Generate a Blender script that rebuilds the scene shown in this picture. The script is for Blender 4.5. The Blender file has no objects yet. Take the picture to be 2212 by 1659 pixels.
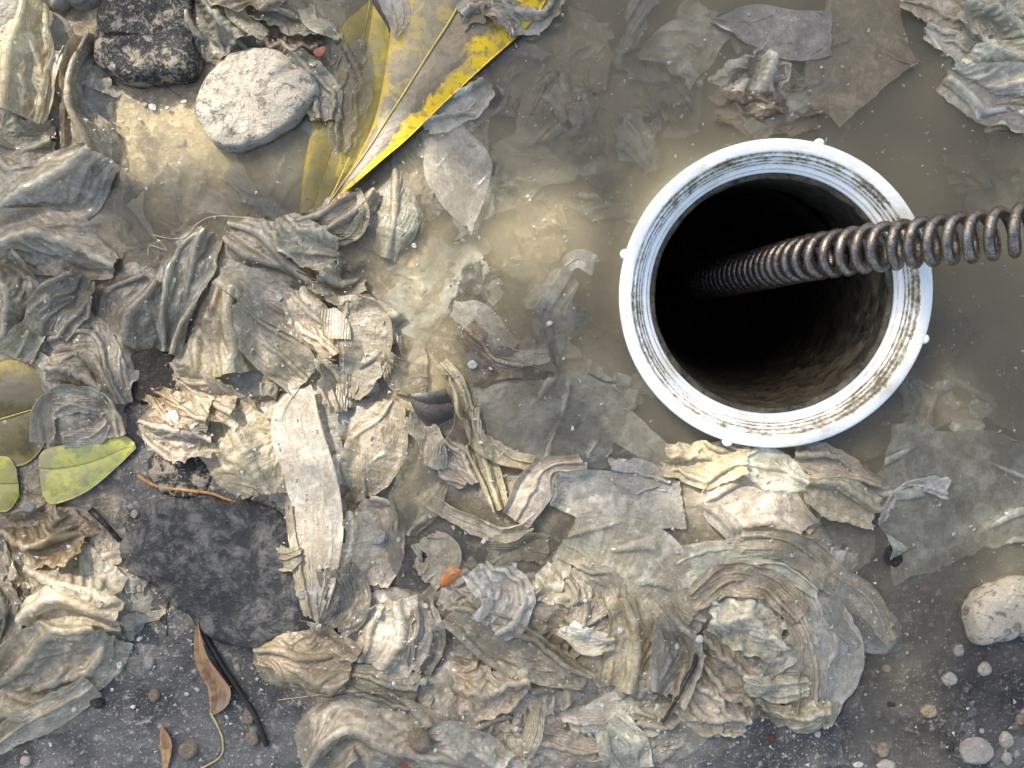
import bpy, math
import numpy as np
from mathutils import Vector, Matrix
sc = bpy.context.scene
COL = sc.collection
F = np.float32
R = math.radians

# ------------------------------------------------------------------ camera, sky, sun, exposure
CAM_H = 0.45                      # metres above the water line
S = 0.41 / 2212.0                 # metres on the ground per unit of the survey grid (2212 x 1659)
cam = bpy.data.cameras.new('camera')
cam_o = bpy.data.objects.new('camera', cam)
COL.objects.link(cam_o)
cam_o.location = (0, 0, CAM_H)
cam.sensor_width = 36.0
cam.lens = 36.0 * CAM_H / 0.41
cam.clip_start = 0.01
cam.clip_end = 500.0
cam.dof.use_dof = False
sc.camera = cam_o

SUN_EL, SUN_AZ = 47.0, -38.0      # azimuth: degrees from +Y towards +X
w = bpy.data.worlds.new('World')
sc.world = w
w.use_nodes = True
wt = w.node_tree
sky = wt.nodes.new('ShaderNodeTexSky')
sky.sky_type = 'NISHITA'
sky.sun_disc = False
sky.sun_elevation = R(SUN_EL)
sky.sun_rotation = R(SUN_AZ)
sky.air_density = 1.0
sky.dust_density = 2.5
wt.links.new(sky.outputs[0], wt.nodes['Background'].inputs[0])
wt.nodes['Background'].inputs[1].default_value = 0.145
sun = bpy.data.lights.new('sun', 'SUN')
sun.energy = 3.5
sun.angle = R(0.6)
sun.color = (1.0, 0.97, 0.92)
sun_o = bpy.data.objects.new('sun', sun)
COL.objects.link(sun_o)
d = Vector((math.sin(R(SUN_AZ)) * math.cos(R(SUN_EL)), math.cos(R(SUN_AZ)) * math.cos(R(SUN_EL)), math.sin(R(SUN_EL))))
sun_o.rotation_euler = d.to_track_quat('Z', 'Y').to_euler()
sun_o.location = d * 5
vs = sc.view_settings
vs.view_transform = 'Standard'
vs.look = 'None'
vs.exposure = 1.22
vs.gamma = 1.0
vs.use_curve_mapping = False
vs.use_white_balance = True          # the phone balanced for open shade
vs.white_balance_temperature = 7300
vs.white_balance_tint = 9
cy = sc.cycles
cy.volume_bounces = 2
cy.max_bounces = 10
cy.transparent_max_bounces = 16
cy.caustics_reflective = False
cy.caustics_refractive = False
cy.sample_clamp_indirect = 4.0
cy.use_denoising = True

# ------------------------------------------------------------------ numeric helpers
def hsh(ix, iy, seed):
    h = (ix.astype(np.int64) * 374761393 + iy.astype(np.int64) * 668265263 + int(seed) * 1442695041) & 0xFFFFFFFF
    h = ((h ^ (h >> 13)) * 1274126177) & 0xFFFFFFFF
    return ((h ^ (h >> 16)) & 0xFFFF) / 65535.0
def vnoise(x, y, seed=0):
    x = np.asarray(x, float); y = np.asarray(y, float)
    ix = np.floor(x); iy = np.floor(y); fx = x - ix; fy = y - iy
    fx = fx * fx * fx * (fx * (fx * 6 - 15) + 10); fy = fy * fy * fy * (fy * (fy * 6 - 15) + 10)
    a = hsh(ix, iy, seed); b = hsh(ix + 1, iy, seed); c = hsh(ix, iy + 1, seed); e = hsh(ix + 1, iy + 1, seed)
    return (a + (b - a) * fx) * (1 - fy) + (c + (e - c) * fx) * fy
def fbm(x, y, seed=0, o=4):
    s = 0; a = 0.5
    for i in range(o):
        s = s + a * (vnoise(x, y, seed + i * 17) - 0.5); x = x * 2.03 + 5.1; y = y * 2.03 + 1.7; a *= 0.5
    return s
def ridge(x, y, seed=0, o=3):
    s = 0; a = 0.6
    for i in range(o):
        n = 1 - np.abs(2 * vnoise(x, y, seed + i * 13) - 1); s = s + a * n * n; x = x * 2.1 + 3.3; y = y * 2.1 + 9.1; a *= 0.45
    return s
def PX(x): return (np.asarray(x, float) - 1106.0) * S * 1000      # survey grid -> mm
def PY(y): return (829.5 - np.asarray(y, float)) * S * 1000
rng = np.random.default_rng(7)

# ------------------------------------------------------------------ mesh helpers
def link(name, me, mat, parent=None, loc=None):
    o = bpy.data.objects.new(name, me)
    COL.objects.link(o)
    if mat is not None and len(me.materials) == 0:
        me.materials.append(mat)
    if loc is not None:
        o.location = loc
    if parent is not None:
        o.parent = parent
    return o
def tag(o, label, cat, group=None, kind=None):
    if label: o['label'] = label
    if cat: o['category'] = cat
    if group: o['group'] = group
    if kind: o['kind'] = kind
    return o
def empty(name, loc, label, cat, group=None):
    o = bpy.data.objects.new(name, None)
    COL.objects.link(o)
    o.location = loc
    o.empty_display_size = 0.01
    return tag(o, label, cat, group)
def make_mesh(name, V, Q, smooth=True, uv=None, tint=None):
    """V (n,3) metres, Q (f,4 or 3); uv (n,2); tint (n,3)."""
    me = bpy.data.meshes.new(name)
    V = np.asarray(V, F); Q = np.asarray(Q, np.int32)
    k = Q.shape[1]
    me.vertices.add(len(V)); me.vertices.foreach_set('co', V.ravel())
    me.loops.add(Q.size); me.loops.foreach_set('vertex_index', Q.ravel())
    me.polygons.add(len(Q)); me.polygons.foreach_set('loop_start', np.arange(0, Q.size, k, dtype=np.int32))
    me.polygons.foreach_set('loop_total', np.full(len(Q), k, np.int32))
    me.update(calc_edges=True)
    if uv is not None:
        l = me.uv_layers.new(name='UVMap')
        l.data.foreach_set('uv', np.asarray(uv, F)[Q.ravel()].ravel())
    if tint is not None:
        a = me.color_attributes.new('tint', 'FLOAT_COLOR', 'POINT')
        c = np.ones((len(V), 4), F); c[:, :3] = tint
        a.data.foreach_set('color', c.ravel())
    me.polygons.foreach_set('use_smooth', np.full(len(Q), smooth, bool))
    me.validate()
    return me
def gridq(n, m, off=0):
    i = np.arange(n * m).reshape(n, m) + off
    return np.stack([i[:-1, :-1], i[1:, :-1], i[1:, 1:], i[:-1, 1:]], -1).reshape(-1, 4)
def crom(pts, k):
    P = np.asarray(pts, float); n = len(P)
    seg = np.r_[0, np.cumsum(np.linalg.norm(np.diff(P[:, :2], axis=0), axis=1) + 1e-6)]
    t = np.interp(np.linspace(0, seg[-1], k), seg, np.arange(n))
    i = np.clip(np.floor(t).astype(int), 0, n - 2); f = (t - i)[:, None]
    p0 = P[np.clip(i - 1, 0, n - 1)]; p1 = P[i]; p2 = P[i + 1]; p3 = P[np.clip(i + 2, 0, n - 1)]
    r = 0.5 * (2 * p1 + (p2 - p0) * f + (2 * p0 - 5 * p1 + 4 * p2 - p3) * f ** 2 + (3 * p1 - p0 - 3 * p2 + p3) * f ** 3)
    return r
def tube(pts, rad, seg=8, name='tube'):
    """pts (n,3) metres, rad scalar or (n,): a round tube with closed ends."""
    P = np.asarray(pts, float); n = len(P); rad = np.broadcast_to(np.asarray(rad, float), (n,))
    T = np.gradient(P, axis=0); T /= np.linalg.norm(T, axis=1)[:, None] + 1e-12
    N = np.zeros_like(P); a = np.array([0, 0, 1.0]) if abs(T[0, 2]) < .9 else np.array([1.0, 0, 0])
    v = np.cross(T[0], a); v /= np.linalg.norm(v)
    for i in range(n):
        v = v - T[i] * (v @ T[i]); v /= np.linalg.norm(v) + 1e-12; N[i] = v
    B = np.cross(T, N)
    th = np.linspace(0, 2 * math.pi, seg, endpoint=False)
    V = P[:, None] + rad[:, None, None] * (np.cos(th)[None, :, None] * N[:, None] + np.sin(th)[None, :, None] * B[:, None])
    i = np.arange(n * seg).reshape(n, seg); j = np.roll(i, -1, 1)
    Q = np.stack([i[:-1], i[1:], j[1:], j[:-1]], -1).reshape(-1, 4)
    V = np.concatenate([V.reshape(-1, 3), P[:1], P[-1:]])
    c0, c1 = n * seg, n * seg + 1
    cap = np.concatenate([np.stack([i[0], j[0], np.full(seg, c0), np.full(seg, c0)], -1), np.stack([j[-1], i[-1], np.full(seg, c1), np.full(seg, c1)], -1)])
    return V, Q, cap[:, :3]
def tube_mesh(name, pts, rad, seg=8):
    V, Q, C = tube(pts, rad, seg)
    T3 = np.concatenate([Q[:, [0, 1, 2]], Q[:, [0, 2, 3]], C])
    return make_mesh(name, V, T3)

# ------------------------------------------------------------------ materials
def new_mat(name):
    m = bpy.data.materials.new(name); m.use_nodes = True
    nt = m.node_tree
    return m, nt, nt.nodes['Principled BSDF'], nt.nodes['Material Output']
class NB:
    def __init__(s, nt): s.nt = nt
    def n(s, t, **kw):
        x = s.nt.nodes.new(t)
        for k, v in kw.items():
            if k.startswith('i_'):
                key = k[2:]
                x.inputs[int(key) if key.isdigit() else key.replace('_', ' ')].default_value = v
            else: setattr(x, k, v)
        return x
    def l(s, a, b): s.nt.links.new(a, b)
    def noise(s, vec, scale, detail=4, rough=.55, dim='3D', W=None, dist=0.0):
        x = s.n('ShaderNodeTexNoise', noise_dimensions=dim); x.inputs['Scale'].default_value = scale
        x.inputs['Detail'].default_value = detail; x.inputs['Roughness'].default_value = rough; x.inputs['Distortion'].default_value = dist
        if vec is not None: s.l(vec, x.inputs['Vector'])
        if W is not None: s.l(W, x.inputs['W'])
        return x.outputs['Fac']
    def ramp(s, fac, a, b, c0=(0, 0, 0, 1), c1=(1, 1, 1, 1)):
        if a > b: a, b, c0, c1 = b, a, c1, c0
        x = s.n('ShaderNodeValToRGB'); e = x.color_ramp.elements
        e[0].position = a; e[1].position = b; e[0].color = c0; e[1].color = c1
        s.l(fac, x.inputs[0]); return x.outputs[0]
    def mix(s, fac, a, b, mode='MIX'):
        x = s.n('ShaderNodeMix', data_type='RGBA', blend_type=mode)
        for sock, v in ((x.inputs[0], fac), (x.inputs[6], a), (x.inputs[7], b)):
            if hasattr(v, 'links'): s.l(v, sock)
            else: sock.default_value = v if not isinstance(v, tuple) else (v + (1,) if len(v) == 3 else v)
        return x.outputs[2]
    def math(s, op, a, b=0.0, clamp=False):
        x = s.n('ShaderNodeMath', operation=op, use_clamp=clamp)
        for sock, v in ((x.inputs[0], a), (x.inputs[1], b)):
            if hasattr(v, 'links'): s.l(v, sock)
            else: sock.default_value = v
        return x.outputs[0]
    def mapping(s, vec, scale):
        x = s.n('ShaderNodeMapping'); x.inputs['Scale'].default_value = scale; s.l(vec, x.inputs['Vector']); return x.outputs[0]
    def bump(s, h, dist, strength=1.0, normal=None):
        x = s.n('ShaderNodeBump'); x.inputs['Distance'].default_value = dist; x.inputs['Strength'].default_value = strength
        s.l(h, x.inputs['Height'])
        if normal is not None: s.l(normal, x.inputs['Normal'])
        return x.outputs[0]

def tissue_material(name, crepe=False, film=False):
    m, nt, p, out = new_mat(name); b = NB(nt)
    geo = b.n('ShaderNodeNewGeometry'); pos = geo.outputs['Position']
    uv = b.n('ShaderNodeUVMap').outputs[0]
    inf = b.n('ShaderNodeObjectInfo'); rnd = b.math('MULTIPLY', inf.outputs['Random'], 50.0)
    tint = b.n('ShaderNodeAttribute', attribute_name='tint').outputs['Color']
    M_ = lambda r_, g_, b_: b.mix(1.0, tint, (r_, g_, b_), 'MULTIPLY')
    f1 = b.noise(b.mapping(uv, (0.15, .52, 1)), 1.0, 6, .74, '4D', rnd, 1.1)      # fibres and small creases run along the sheet
    f2 = b.noise(b.mapping(uv, (.55, .22, 1)), 1.0, 5, .7, '4D', rnd, .6)        # and a weaker set across
    st = b.noise(pos, 60, 5, .62, '4D', rnd)
    md = b.noise(pos, 150, 6, .72, '4D', rnd, .8)
    gr = b.noise(pos, 380, 4, .7, '4D', rnd)
    big = b.noise(pos, 24, 3, .5, '4D', rnd)
    c = b.mix(b.ramp(f1, .42, .57), M_(.90, .89, .87), M_(1.06, 1.14, 1.14))
    c = b.mix(b.math('MULTIPLY', b.ramp(f2, .49, .60), .4), c, M_(.78, .74, .67))
    c = b.mix(b.math('MULTIPLY', b.ramp(md, .50, .60), .6), c, M_(.62, .56, .47))
    c = b.mix(b.math('MULTIPLY', b.ramp(md, .49, .41), .7), c, M_(1.6, 1.62, 1.62))
    c = b.mix(b.math('MULTIPLY', b.ramp(st, .50, .62), .55), c, M_(.62, .54, .42))
    c = b.mix(b.math('MULTIPLY', b.ramp(big, .47, .60), .55), c, M_(.62, .64, .60))
    c = b.mix(b.math('MULTIPLY', b.ramp(gr, .50, .66), .5), c, M_(.50, .45, .36))
    fib = b.noise(b.mapping(uv, (.4, 1.9, 1)), 1.0, 3, .6, '4D', rnd, 1.2)
    c = b.mix(b.math('MULTIPLY', b.ramp(fib, .55, .63), .3), c, M_(1.6, 1.6, 1.58))
    c = b.mix(b.math('MULTIPLY', b.ramp(fib, .45, .37), .25), c, M_(.65, .62, .56))
    c = b.mix(b.math('MULTIPLY', b.ramp(gr, .42, .36), .7), c, (.60, .56, .47))
    nt.links.new(c, p.inputs['Base Color'])
    wet = b.noise(pos, 90, 3, .5, '4D', rnd)
    rr = b.n('ShaderNodeMapRange', i_1=.35, i_2=.65, i_3=.18, i_4=.48); b.l(wet, rr.inputs[0])
    b.l(rr.outputs[0], p.inputs['Roughness'])
    p.inputs['Specular IOR Level'].default_value = .5
    p.inputs['Coat Weight'].default_value = 1.0; p.inputs['Coat Roughness'].default_value = .07
    h = b.math('ADD', f1, b.math('MULTIPLY', f2, .45))
    if crepe:
        cr = b.noise(b.mapping(uv, (.62, .07, 1)), 1.0, 4, .6, '4D', rnd, .4)
        h = b.math('ADD', h, b.math('MULTIPLY', cr, .9))
        c3 = b.mix(b.math('MULTIPLY', b.ramp(cr, .45, .56), .5), c, M_(.52, .46, .34)); nt.links.new(c3, p.inputs['Base Color'])
    nrm = b.bump(h, .0016, .2 if film else .42)
    nrm = b.bump(md, .0012, .25 if film else .6, nrm)
    nrm = b.bump(gr, .0003, .5, nrm)
    b.l(nrm, p.inputs['Normal'])
    tr = b.n('ShaderNodeBsdfTranslucent'); b.l(c, tr.inputs[0]); b.l(nrm, tr.inputs['Normal'])
    mx = b.n('ShaderNodeMixShader'); mx.inputs[0].default_value = .34
    b.l(p.outputs[0], mx.inputs[1]); b.l(tr.outputs[0], mx.inputs[2])
    res = mx.outputs[0]
    if film:
        tp = b.n('ShaderNodeBsdfTransparent')
        m2 = b.n('ShaderNodeMixShader'); a = b.n('ShaderNodeMapRange', i_1=.3, i_2=.7, i_3=.2, i_4=.62); b.l(st, a.inputs[0])
        b.l(a.outputs[0], m2.inputs[0]); b.l(res, m2.inputs[1]); b.l(tp.outputs[0], m2.inputs[2]); res = m2.outputs[0]
    b.l(res, out.inputs[0])
    return m
M_TIS = tissue_material('wet_tissue')
M_CREPE = tissue_material('ribbed_wet_tissue', crepe=True)
M_FILM = tissue_material('soaked_thin_tissue', film=True)
MATS = {'t': M_TIS, 'c': M_CREPE, 'f': M_FILM}

def ground_material():
    m, nt, p, out = new_mat('wet_asphalt_and_mud'); b = NB(nt)
    pos = b.n('ShaderNodeNewGeometry').outputs['Position']
    mud = b.n('ShaderNodeAttribute', attribute_name='tint').outputs['Color']
    n1 = b.noise(pos, 45, 5, .6); n2 = b.noise(pos, 300, 5, .65); n3 = b.noise(pos, 900, 3, .6); n4 = b.noise(pos, 130, 4, .6)
    asp = b.mix(b.ramp(n1, .40, .60), (.038, .039, .037), (.125, .123, .115))
    asp = b.mix(b.ramp(n2, .57, .68), asp, (.30, .29, .26))
    mudc = b.mix(b.ramp(n4, .35, .7), (.22, .18, .105), (.52, .44, .29))
    mudc = b.mix(b.ramp(n2, .54, .62), mudc, (.62, .54, .37))
    mudc = b.mix(b.ramp(n1, .55, .66), mudc, (.10, .085, .06))
    sep = b.n('ShaderNodeSeparateColor'); b.l(mud, sep.inputs[0])
    fac = b.math('ADD', sep.outputs[0], b.math('MULTIPLY', b.math('SUBTRACT', n4, .5), .7), True)
    c = b.mix(b.ramp(fac, .3, .7), asp, mudc)
    c = b.mix(b.math('MULTIPLY', b.ramp(n3, .61, .66), .45), c, (.60, .53, .47))
    b.l(c, p.inputs['Base Color'])
    rr = b.n('ShaderNodeMapRange', i_1=.35, i_2=.65, i_3=.3, i_4=.7); b.l(n4, rr.inputs[0]); b.l(rr.outputs[0], p.inputs['Roughness'])
    nr = b.bump(n2, .0016, .8); nr = b.bump(n3, .0006, .7, nr); b.l(nr, p.inputs['Normal'])
    return m
M_GROUND = ground_material()

def stone_material(name, base, spot, spot2, scale=130, lo=.5, hi=.6, rough=.75, spotmix=.9, fine=.8):
    m, nt, p, out = new_mat(name); b = NB(nt)
    pos = b.n('ShaderNodeNewGeometry').outputs['Position']
    rnd = b.math('MULTIPLY', b.n('ShaderNodeObjectInfo').outputs['Random'], 50.0)
    a = b.noise(pos, scale, 7, .75, '4D', rnd, .6); c2 = b.noise(pos, scale * 4, 4, .7, '4D', rnd); c3 = b.noise(pos, scale * .35, 3, .5, '4D', rnd)
    c = b.mix(b.ramp(c3, .35, .7), base, tuple(x * .62 for x in base))
    c = b.mix(b.math('MULTIPLY', b.ramp(a, lo, hi), spotmix), c, spot)
    c = b.mix(b.math('MULTIPLY', b.ramp(c2, .56, .66), fine), c, spot2)
    b.l(c, p.inputs['Base Color']); p.inputs['Roughness'].default_value = rough
    nr = b.bump(a, .004, .8); nr = b.bump(c2, .0014, .9, nr); b.l(nr, p.inputs['Normal'])
    return m
M_ASPH = stone_material('tar_coated_lump', (.020, .021, .024), (.36, .31, .24), (.45, .40, .31), 190, .50, .56, .5)
M_SLAB = stone_material('worn_asphalt', (.034, .036, .040), (.22, .21, .19), (.42, .40, .34), 130, .47, .62, .32, .75, .3)
M_LIME = stone_material('pale_limestone', (.62, .56, .46), (.14, .125, .11), (.72, .67, .57), 210, .52, .58, .8, .85)
M_PEB = stone_material('grey_pebble', (.47, .45, .40), (.16, .155, .145), (.62, .60, .55), 260, .55, .66, .8, .6)
M_WPEB = stone_material('whitish_pebble', (.66, .62, .54), (.30, .27, .23), (.50, .46, .40), 420, .57, .63, .8, .7)
M_TAN = stone_material('tan_gravel', (.36, .29, .20), (.15, .12, .09), (.50, .43, .33), 260, .52, .66, .8, .7)
M_DARK = stone_material('dark_grit', (.035, .03, .026), (.10, .08, .06), (.16, .14, .12), 260, .52, .66, .6, .7)
M_RUST = stone_material('rusty_grit', (.17, .055, .025), (.09, .03, .02), (.26, .10, .05), 260, .52, .66, .6, .7)
M_WHITE = stone_material('white_chip', (.90, .89, .84), (.7, .67, .6), (.9, .89, .86), 300, .6, .7, .6, .4)

def water_material():
    m, nt, p, out = new_mat('murky_water'); nt.nodes.remove(p); b = NB(nt)
    pos = b.n('ShaderNodeNewGeometry').outputs['Position']
    nr = b.bump(b.noise(pos, 28, 3, .5), .0012, .35); nr = b.bump(b.noise(pos, 170, 2, .5), .0002, .4, nr)
    fr = b.n('ShaderNodeFresnel'); fr.inputs[0].default_value = 1.33; b.l(nr, fr.inputs['Normal'])
    tp = b.n('ShaderNodeBsdfTransparent'); gl = b.n('ShaderNodeBsdfGlossy'); gl.inputs['Roughness'].default_value = .06; b.l(nr, gl.inputs['Normal'])
    mx = b.n('ShaderNodeMixShader'); b.l(fr.outputs[0], mx.inputs[0]); b.l(tp.outputs[0], mx.inputs[1]); b.l(gl.outputs[0], mx.inputs[2])
    b.l(mx.outputs[0], out.inputs['Surface'])
    v = b.n('ShaderNodeVolumePrincipled')
    v.inputs['Color'].default_value = (.95, .905, .745, 1); v.inputs['Density'].default_value = 125.0
    v.inputs['Anisotropy'].default_value = .2
    b.l(v.outputs[0], out.inputs['Volume'])
    return m
M_WATER = water_material()

def simple(name, col, rough=.5, var=.35, scale=200, metal=0.0, bump=.0005, spec=.5):
    m, nt, p, out = new_mat(name); b = NB(nt)
    pos = b.n('ShaderNodeNewGeometry').outputs['Position']
    n = b.noise(pos, scale, 5, .65)
    c = b.mix(b.ramp(n, .3, .7), tuple(x * (1 - var) for x in col), tuple(min(1, x * (1 + var)) for x in col))
    b.l(c, p.inputs['Base Color']); p.inputs['Roughness'].default_value = rough; p.inputs['Metallic'].default_value = metal
    p.inputs['Specular IOR Level'].default_value = spec
    b.l(b.bump(n, bump, .8), p.inputs['Normal'])
    return m
M_TWIG = simple('black_wet_twig', (.018, .016, .015), .45, .5, 300)
M_OTWIG = simple('orange_brown_twig', (.33, .18, .07), .6, .6, 400)
M_HAIR = simple('brown_hair', (.10, .055, .03), .4)
M_PALEHAIR = simple('pale_fibre', (.45, .36, .20), .5)
M_FLAKE = simple('orange_flake', (.42, .17, .045), .5, .4, 300)
M_RED = simple('red_scrap', (.24, .07, .045), .5, .4, 300)

# ------------------------------------------------------------------ ground relief (mm above the water line)
G = np.array([(0,0,6),(150,100,4),(320,80,3),(300,300,-2.5),(350,250,-1.5),(450,350,-5),(600,420,-9),(350,440,-8),(640,330,-10),(560,220,-3),(250,230,-2),
(800,200,-5),(1000,150,-7),(1200,100,-12),(1200,400,-13),(1100,480,-9),(900,620,-3.5),(960,680,-4),(1200,600,-12),(1300,750,-12),(1450,100,-16),(1600,200,-18),
(1950,320,-32),(1800,100,-16),(2150,60,-4),(2200,350,-26),(2150,480,-20),(2100,700,-11),(2150,900,-7),(2000,950,-9),(2100,1100,-5),(2100,1250,-2.6),
(1900,1400,-2.5),(1950,1600,-0.4),(2150,1600,0.3),(2200,1450,-.4),(1700,1600,0.6),(1400,1600,1),(1000,1600,2),(1000,1230,-2),(900,1100,-2),(1100,1150,-3),
(1250,900,-8),(1000,950,-4),(920,860,-3),(850,1000,0),(600,900,2),(300,800,0),(330,620,-2),(0,600,1),(0,900,0),(60,1000,1),(400,1100,3),
(300,1400,1),(200,1600,1.2),(600,1500,2),(700,1250,3),(1300,1250,0),(1600,1300,-.5),(1500,1100,-3),(1450,900,-12),(1680,640,-14),(1900,880,-12),
(-300,-200,9),(-300,800,8),(-300,1800,8),(800,-250,6),(1600,-250,2),(2400,-250,8),(2500,700,8),(2500,1800,8),(1100,1900,8)], float)
def ground_h(px, py):
    num = 0; den = 1e-9
    for gx, gy, gh in G:
        k = np.exp(-((px - gx) ** 2 + (py - gy) ** 2) / (2 * 95.0 ** 2)) + 1e-7 / (1 + ((px - gx) ** 2 + (py - gy) ** 2) / 1e5)
        num = num + k * gh; den = den + k
    h = num / den
    far = np.clip((np.maximum(np.abs(px - 1106) / 1106, np.abs(py - 830) / 830) - 1.25) / .3, 0, 1)
    h = h * (1 - far) + 9 * far
    h = h + 1.6 * fbm(px / 60, py / 60, 3, 4) + .9 * fbm(px / 16, py / 16, 9, 3)
    return h
MOUND = [(80,150,100,150,8),(190,250,60,170,7),(110,460,160,130,6),(40,620,120,130,5),(90,720,90,80,5),
(520,60,150,80,6),(640,110,100,80,6),(700,150,55,110,5),(300,640,105,110,5),(420,580,60,110,4),(190,800,115,110,7),(180,910,95,65,7),
(600,560,140,95,7),(740,470,110,60,5),(560,700,140,110,9),(650,740,120,110,9),(480,820,130,100,7),(410,920,110,60,6),(560,970,115,110,6),
(690,950,85,160,8),(790,730,75,130,7),(800,960,75,120,5),(690,1180,70,170,5),(850,470,60,100,5),
(980,1000,55,80,3),(1060,1060,60,70,3),(1140,1060,55,80,5),(1620,1080,160,90,6),(1780,1050,130,70,5),(1750,1180,150,80,4),
(1350,1200,150,110,4),(1600,1300,180,90,6),(1750,1400,85,160,8),(1620,1420,130,110,3),(1560,1500,110,70,4),
(1080,1330,180,120,5),(1250,1300,110,120,7),(1350,1400,130,130,6),(1150,1480,210,110,5),(850,1370,120,100,6),(820,1490,150,60,5),
(1000,1580,320,100,6),(1280,1580,250,90,5),(760,1590,120,90,6),(200,1290,130,120,9),(120,1400,150,100,8),(110,1150,140,65,4),
(40,1300,70,120,5),(80,1530,110,60,4),(640,1420,90,70,5),(2150,80,120,140,6)]
def mound_h(px, py):
    h = 0
    for x, y, rx, ry, k in MOUND:
        q = ((px - x) / rx) ** 2 + ((py - y) / ry) ** 2
        h = np.maximum(h, k * np.clip(1.05 - q, 0, 1))
    return h

RC = (1673.0, 639.0)                                 # ring centre on the survey grid
PIPE = Vector((PX(RC[0]) / 1000 * (1 - .014 / CAM_H), PY(RC[1]) / 1000 * (1 - .014 / CAM_H), .014))
HOLE_R = 56.0                                        # mm
def axis_coords():
    fine = np.arange(-270, 270.1, 1.5)
    out = [285]
    while out[-1] < 60000: out.append(out[-1] * 1.35 + 10)
    out = np.array(out, float)
    return fine, out
fx, ox = axis_coords()
fy = np.arange(-210, 210.1, 1.5)
X = np.r_[-ox[::-1], fx, ox]; Y = np.r_[-ox[::-1], fy, ox]
gx, gy = np.meshgrid(X, Y, indexing='ij')
gpx = gx / (S * 1000) + 1106; gpy = 829.5 - gy / (S * 1000)
gh = ground_h(np.clip(gpx, -1200, 3400), np.clip(gpy, -1200, 3000))
MUD = np.array([(330,300,1),(430,380,.9),(300,430,.7),(560,420,.45),(1100,480,1),(920,620,1.1),(880,690,1.1),(1150,560,.9),(1250,380,.7),(1100,330,.6),(1000,200,.5),(900,820,1),
(1250,650,.7),(1300,850,.6),(1000,1000,.6),(1100,920,.5),(1500,150,.5),(1650,220,.5),(1900,300,.6),(2080,690,.75),(2150,760,.25),(2130,900,.12),(2100,1050,.15),(2000,1000,.4),(1950,1250,.0),(2100,1400,.0),
(1800,1600,0),(2100,1600,0),(300,1500,.05),(450,1200,.02),(100,1600,.05),(500,1550,.15),(600,1450,.2),(100,1130,.5),(420,980,.25),(1400,1000,.45),(1450,80,.4),(2150,100,.6),(100,300,.5),(100,700,.5),(600,100,.5),(350,820,.1),(1000,1230,.3),(1200,1500,.4),(2150,480,.55),(2200,620,.4)], float)
def mud_w(px, py):
    num = 0; den = 1e-9
    for x, y, v in MUD:
        k = np.exp(-((px - x) ** 2 + (py - y) ** 2) / (2 * 80.0 ** 2)) + 1e-8; num = num + k * v; den = den + k
    return num / den
mw = mud_w(np.clip(gpx, -300, 2500), np.clip(gpy, -300, 1960))
hole = (gx - PIPE.x * 1000) ** 2 + (gy - PIPE.y * 1000) ** 2 < HOLE_R ** 2
q = gridq(len(X), len(Y))
q = q[~hole.ravel()[q].all(1)]
me = make_mesh('ground', np.stack([gx, gy, gh], -1).reshape(-1, 3) / 1000, q, True, None, np.repeat(mw.reshape(-1, 1), 3, 1))
tag(link('ground', me, M_GROUND), 'dark wet asphalt and tan mud under the puddle', None, kind='structure')

# ------------------------------------------------------------------ water: a closed body with a hole where the pipe stands
def build_water():
    nr, na = 40, 128
    th = np.linspace(0, 2 * math.pi, na, endpoint=False)
    c, s = np.cos(th), np.sin(th)
    t = np.linspace(0, 1, nr) ** 1.6
    px_, py_ = PIPE.x, PIPE.y
    # outer boundary: a rectangle round the frame
    hx, hy = .29, .225
    kx = np.where(c > 0, (hx - px_) / np.maximum(c, 1e-6), (-hx - px_) / np.minimum(c, -1e-6))
    ky = np.where(s > 0, (hy - py_) / np.maximum(s, 1e-6), (-hy - py_) / np.minimum(s, -1e-6))
    Ro = np.minimum(np.abs(kx), np.abs(ky)); Ri = .0582
    r = Ri + (Ro[None] - Ri) * t[:, None]
    # the water climbs a little where it meets the pipe
    z = .0013 * np.exp(-((r - .0600) / .0030)) * (r > .0) + np.where(r < .0600, .0, 0)
    V = np.stack([px_ + r * c, py_ + r * s, np.minimum(z, .0016)], -1)
    i = np.arange(nr * na).reshape(nr, na); j = np.roll(i, -1, 1)
    top = np.stack([i[:-1], i[1:], j[1:], j[:-1]], -1).reshape(-1, 4)
    B = V[[0, -1]].copy(); B[..., 2] = -.07
    o = nr * na; b0 = np.arange(na) + o; b1 = np.arange(na) + o + na
    c0 = np.roll(b0, -1); c1 = np.roll(b1, -1)
    sides = np.concatenate([np.stack([i[0], j[0], c0, b0], -1), np.stack([j[-1], i[-1], b1, c1], -1), np.stack([b0, c0, c1, b1], -1)])
    return make_mesh('water', np.concatenate([V.reshape(-1, 3), B.reshape(-1, 3)]), np.concatenate([top, sides]))
tag(link('water', build_water(), M_WATER), 'murky olive brown water of the puddle', None, kind='structure')

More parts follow.
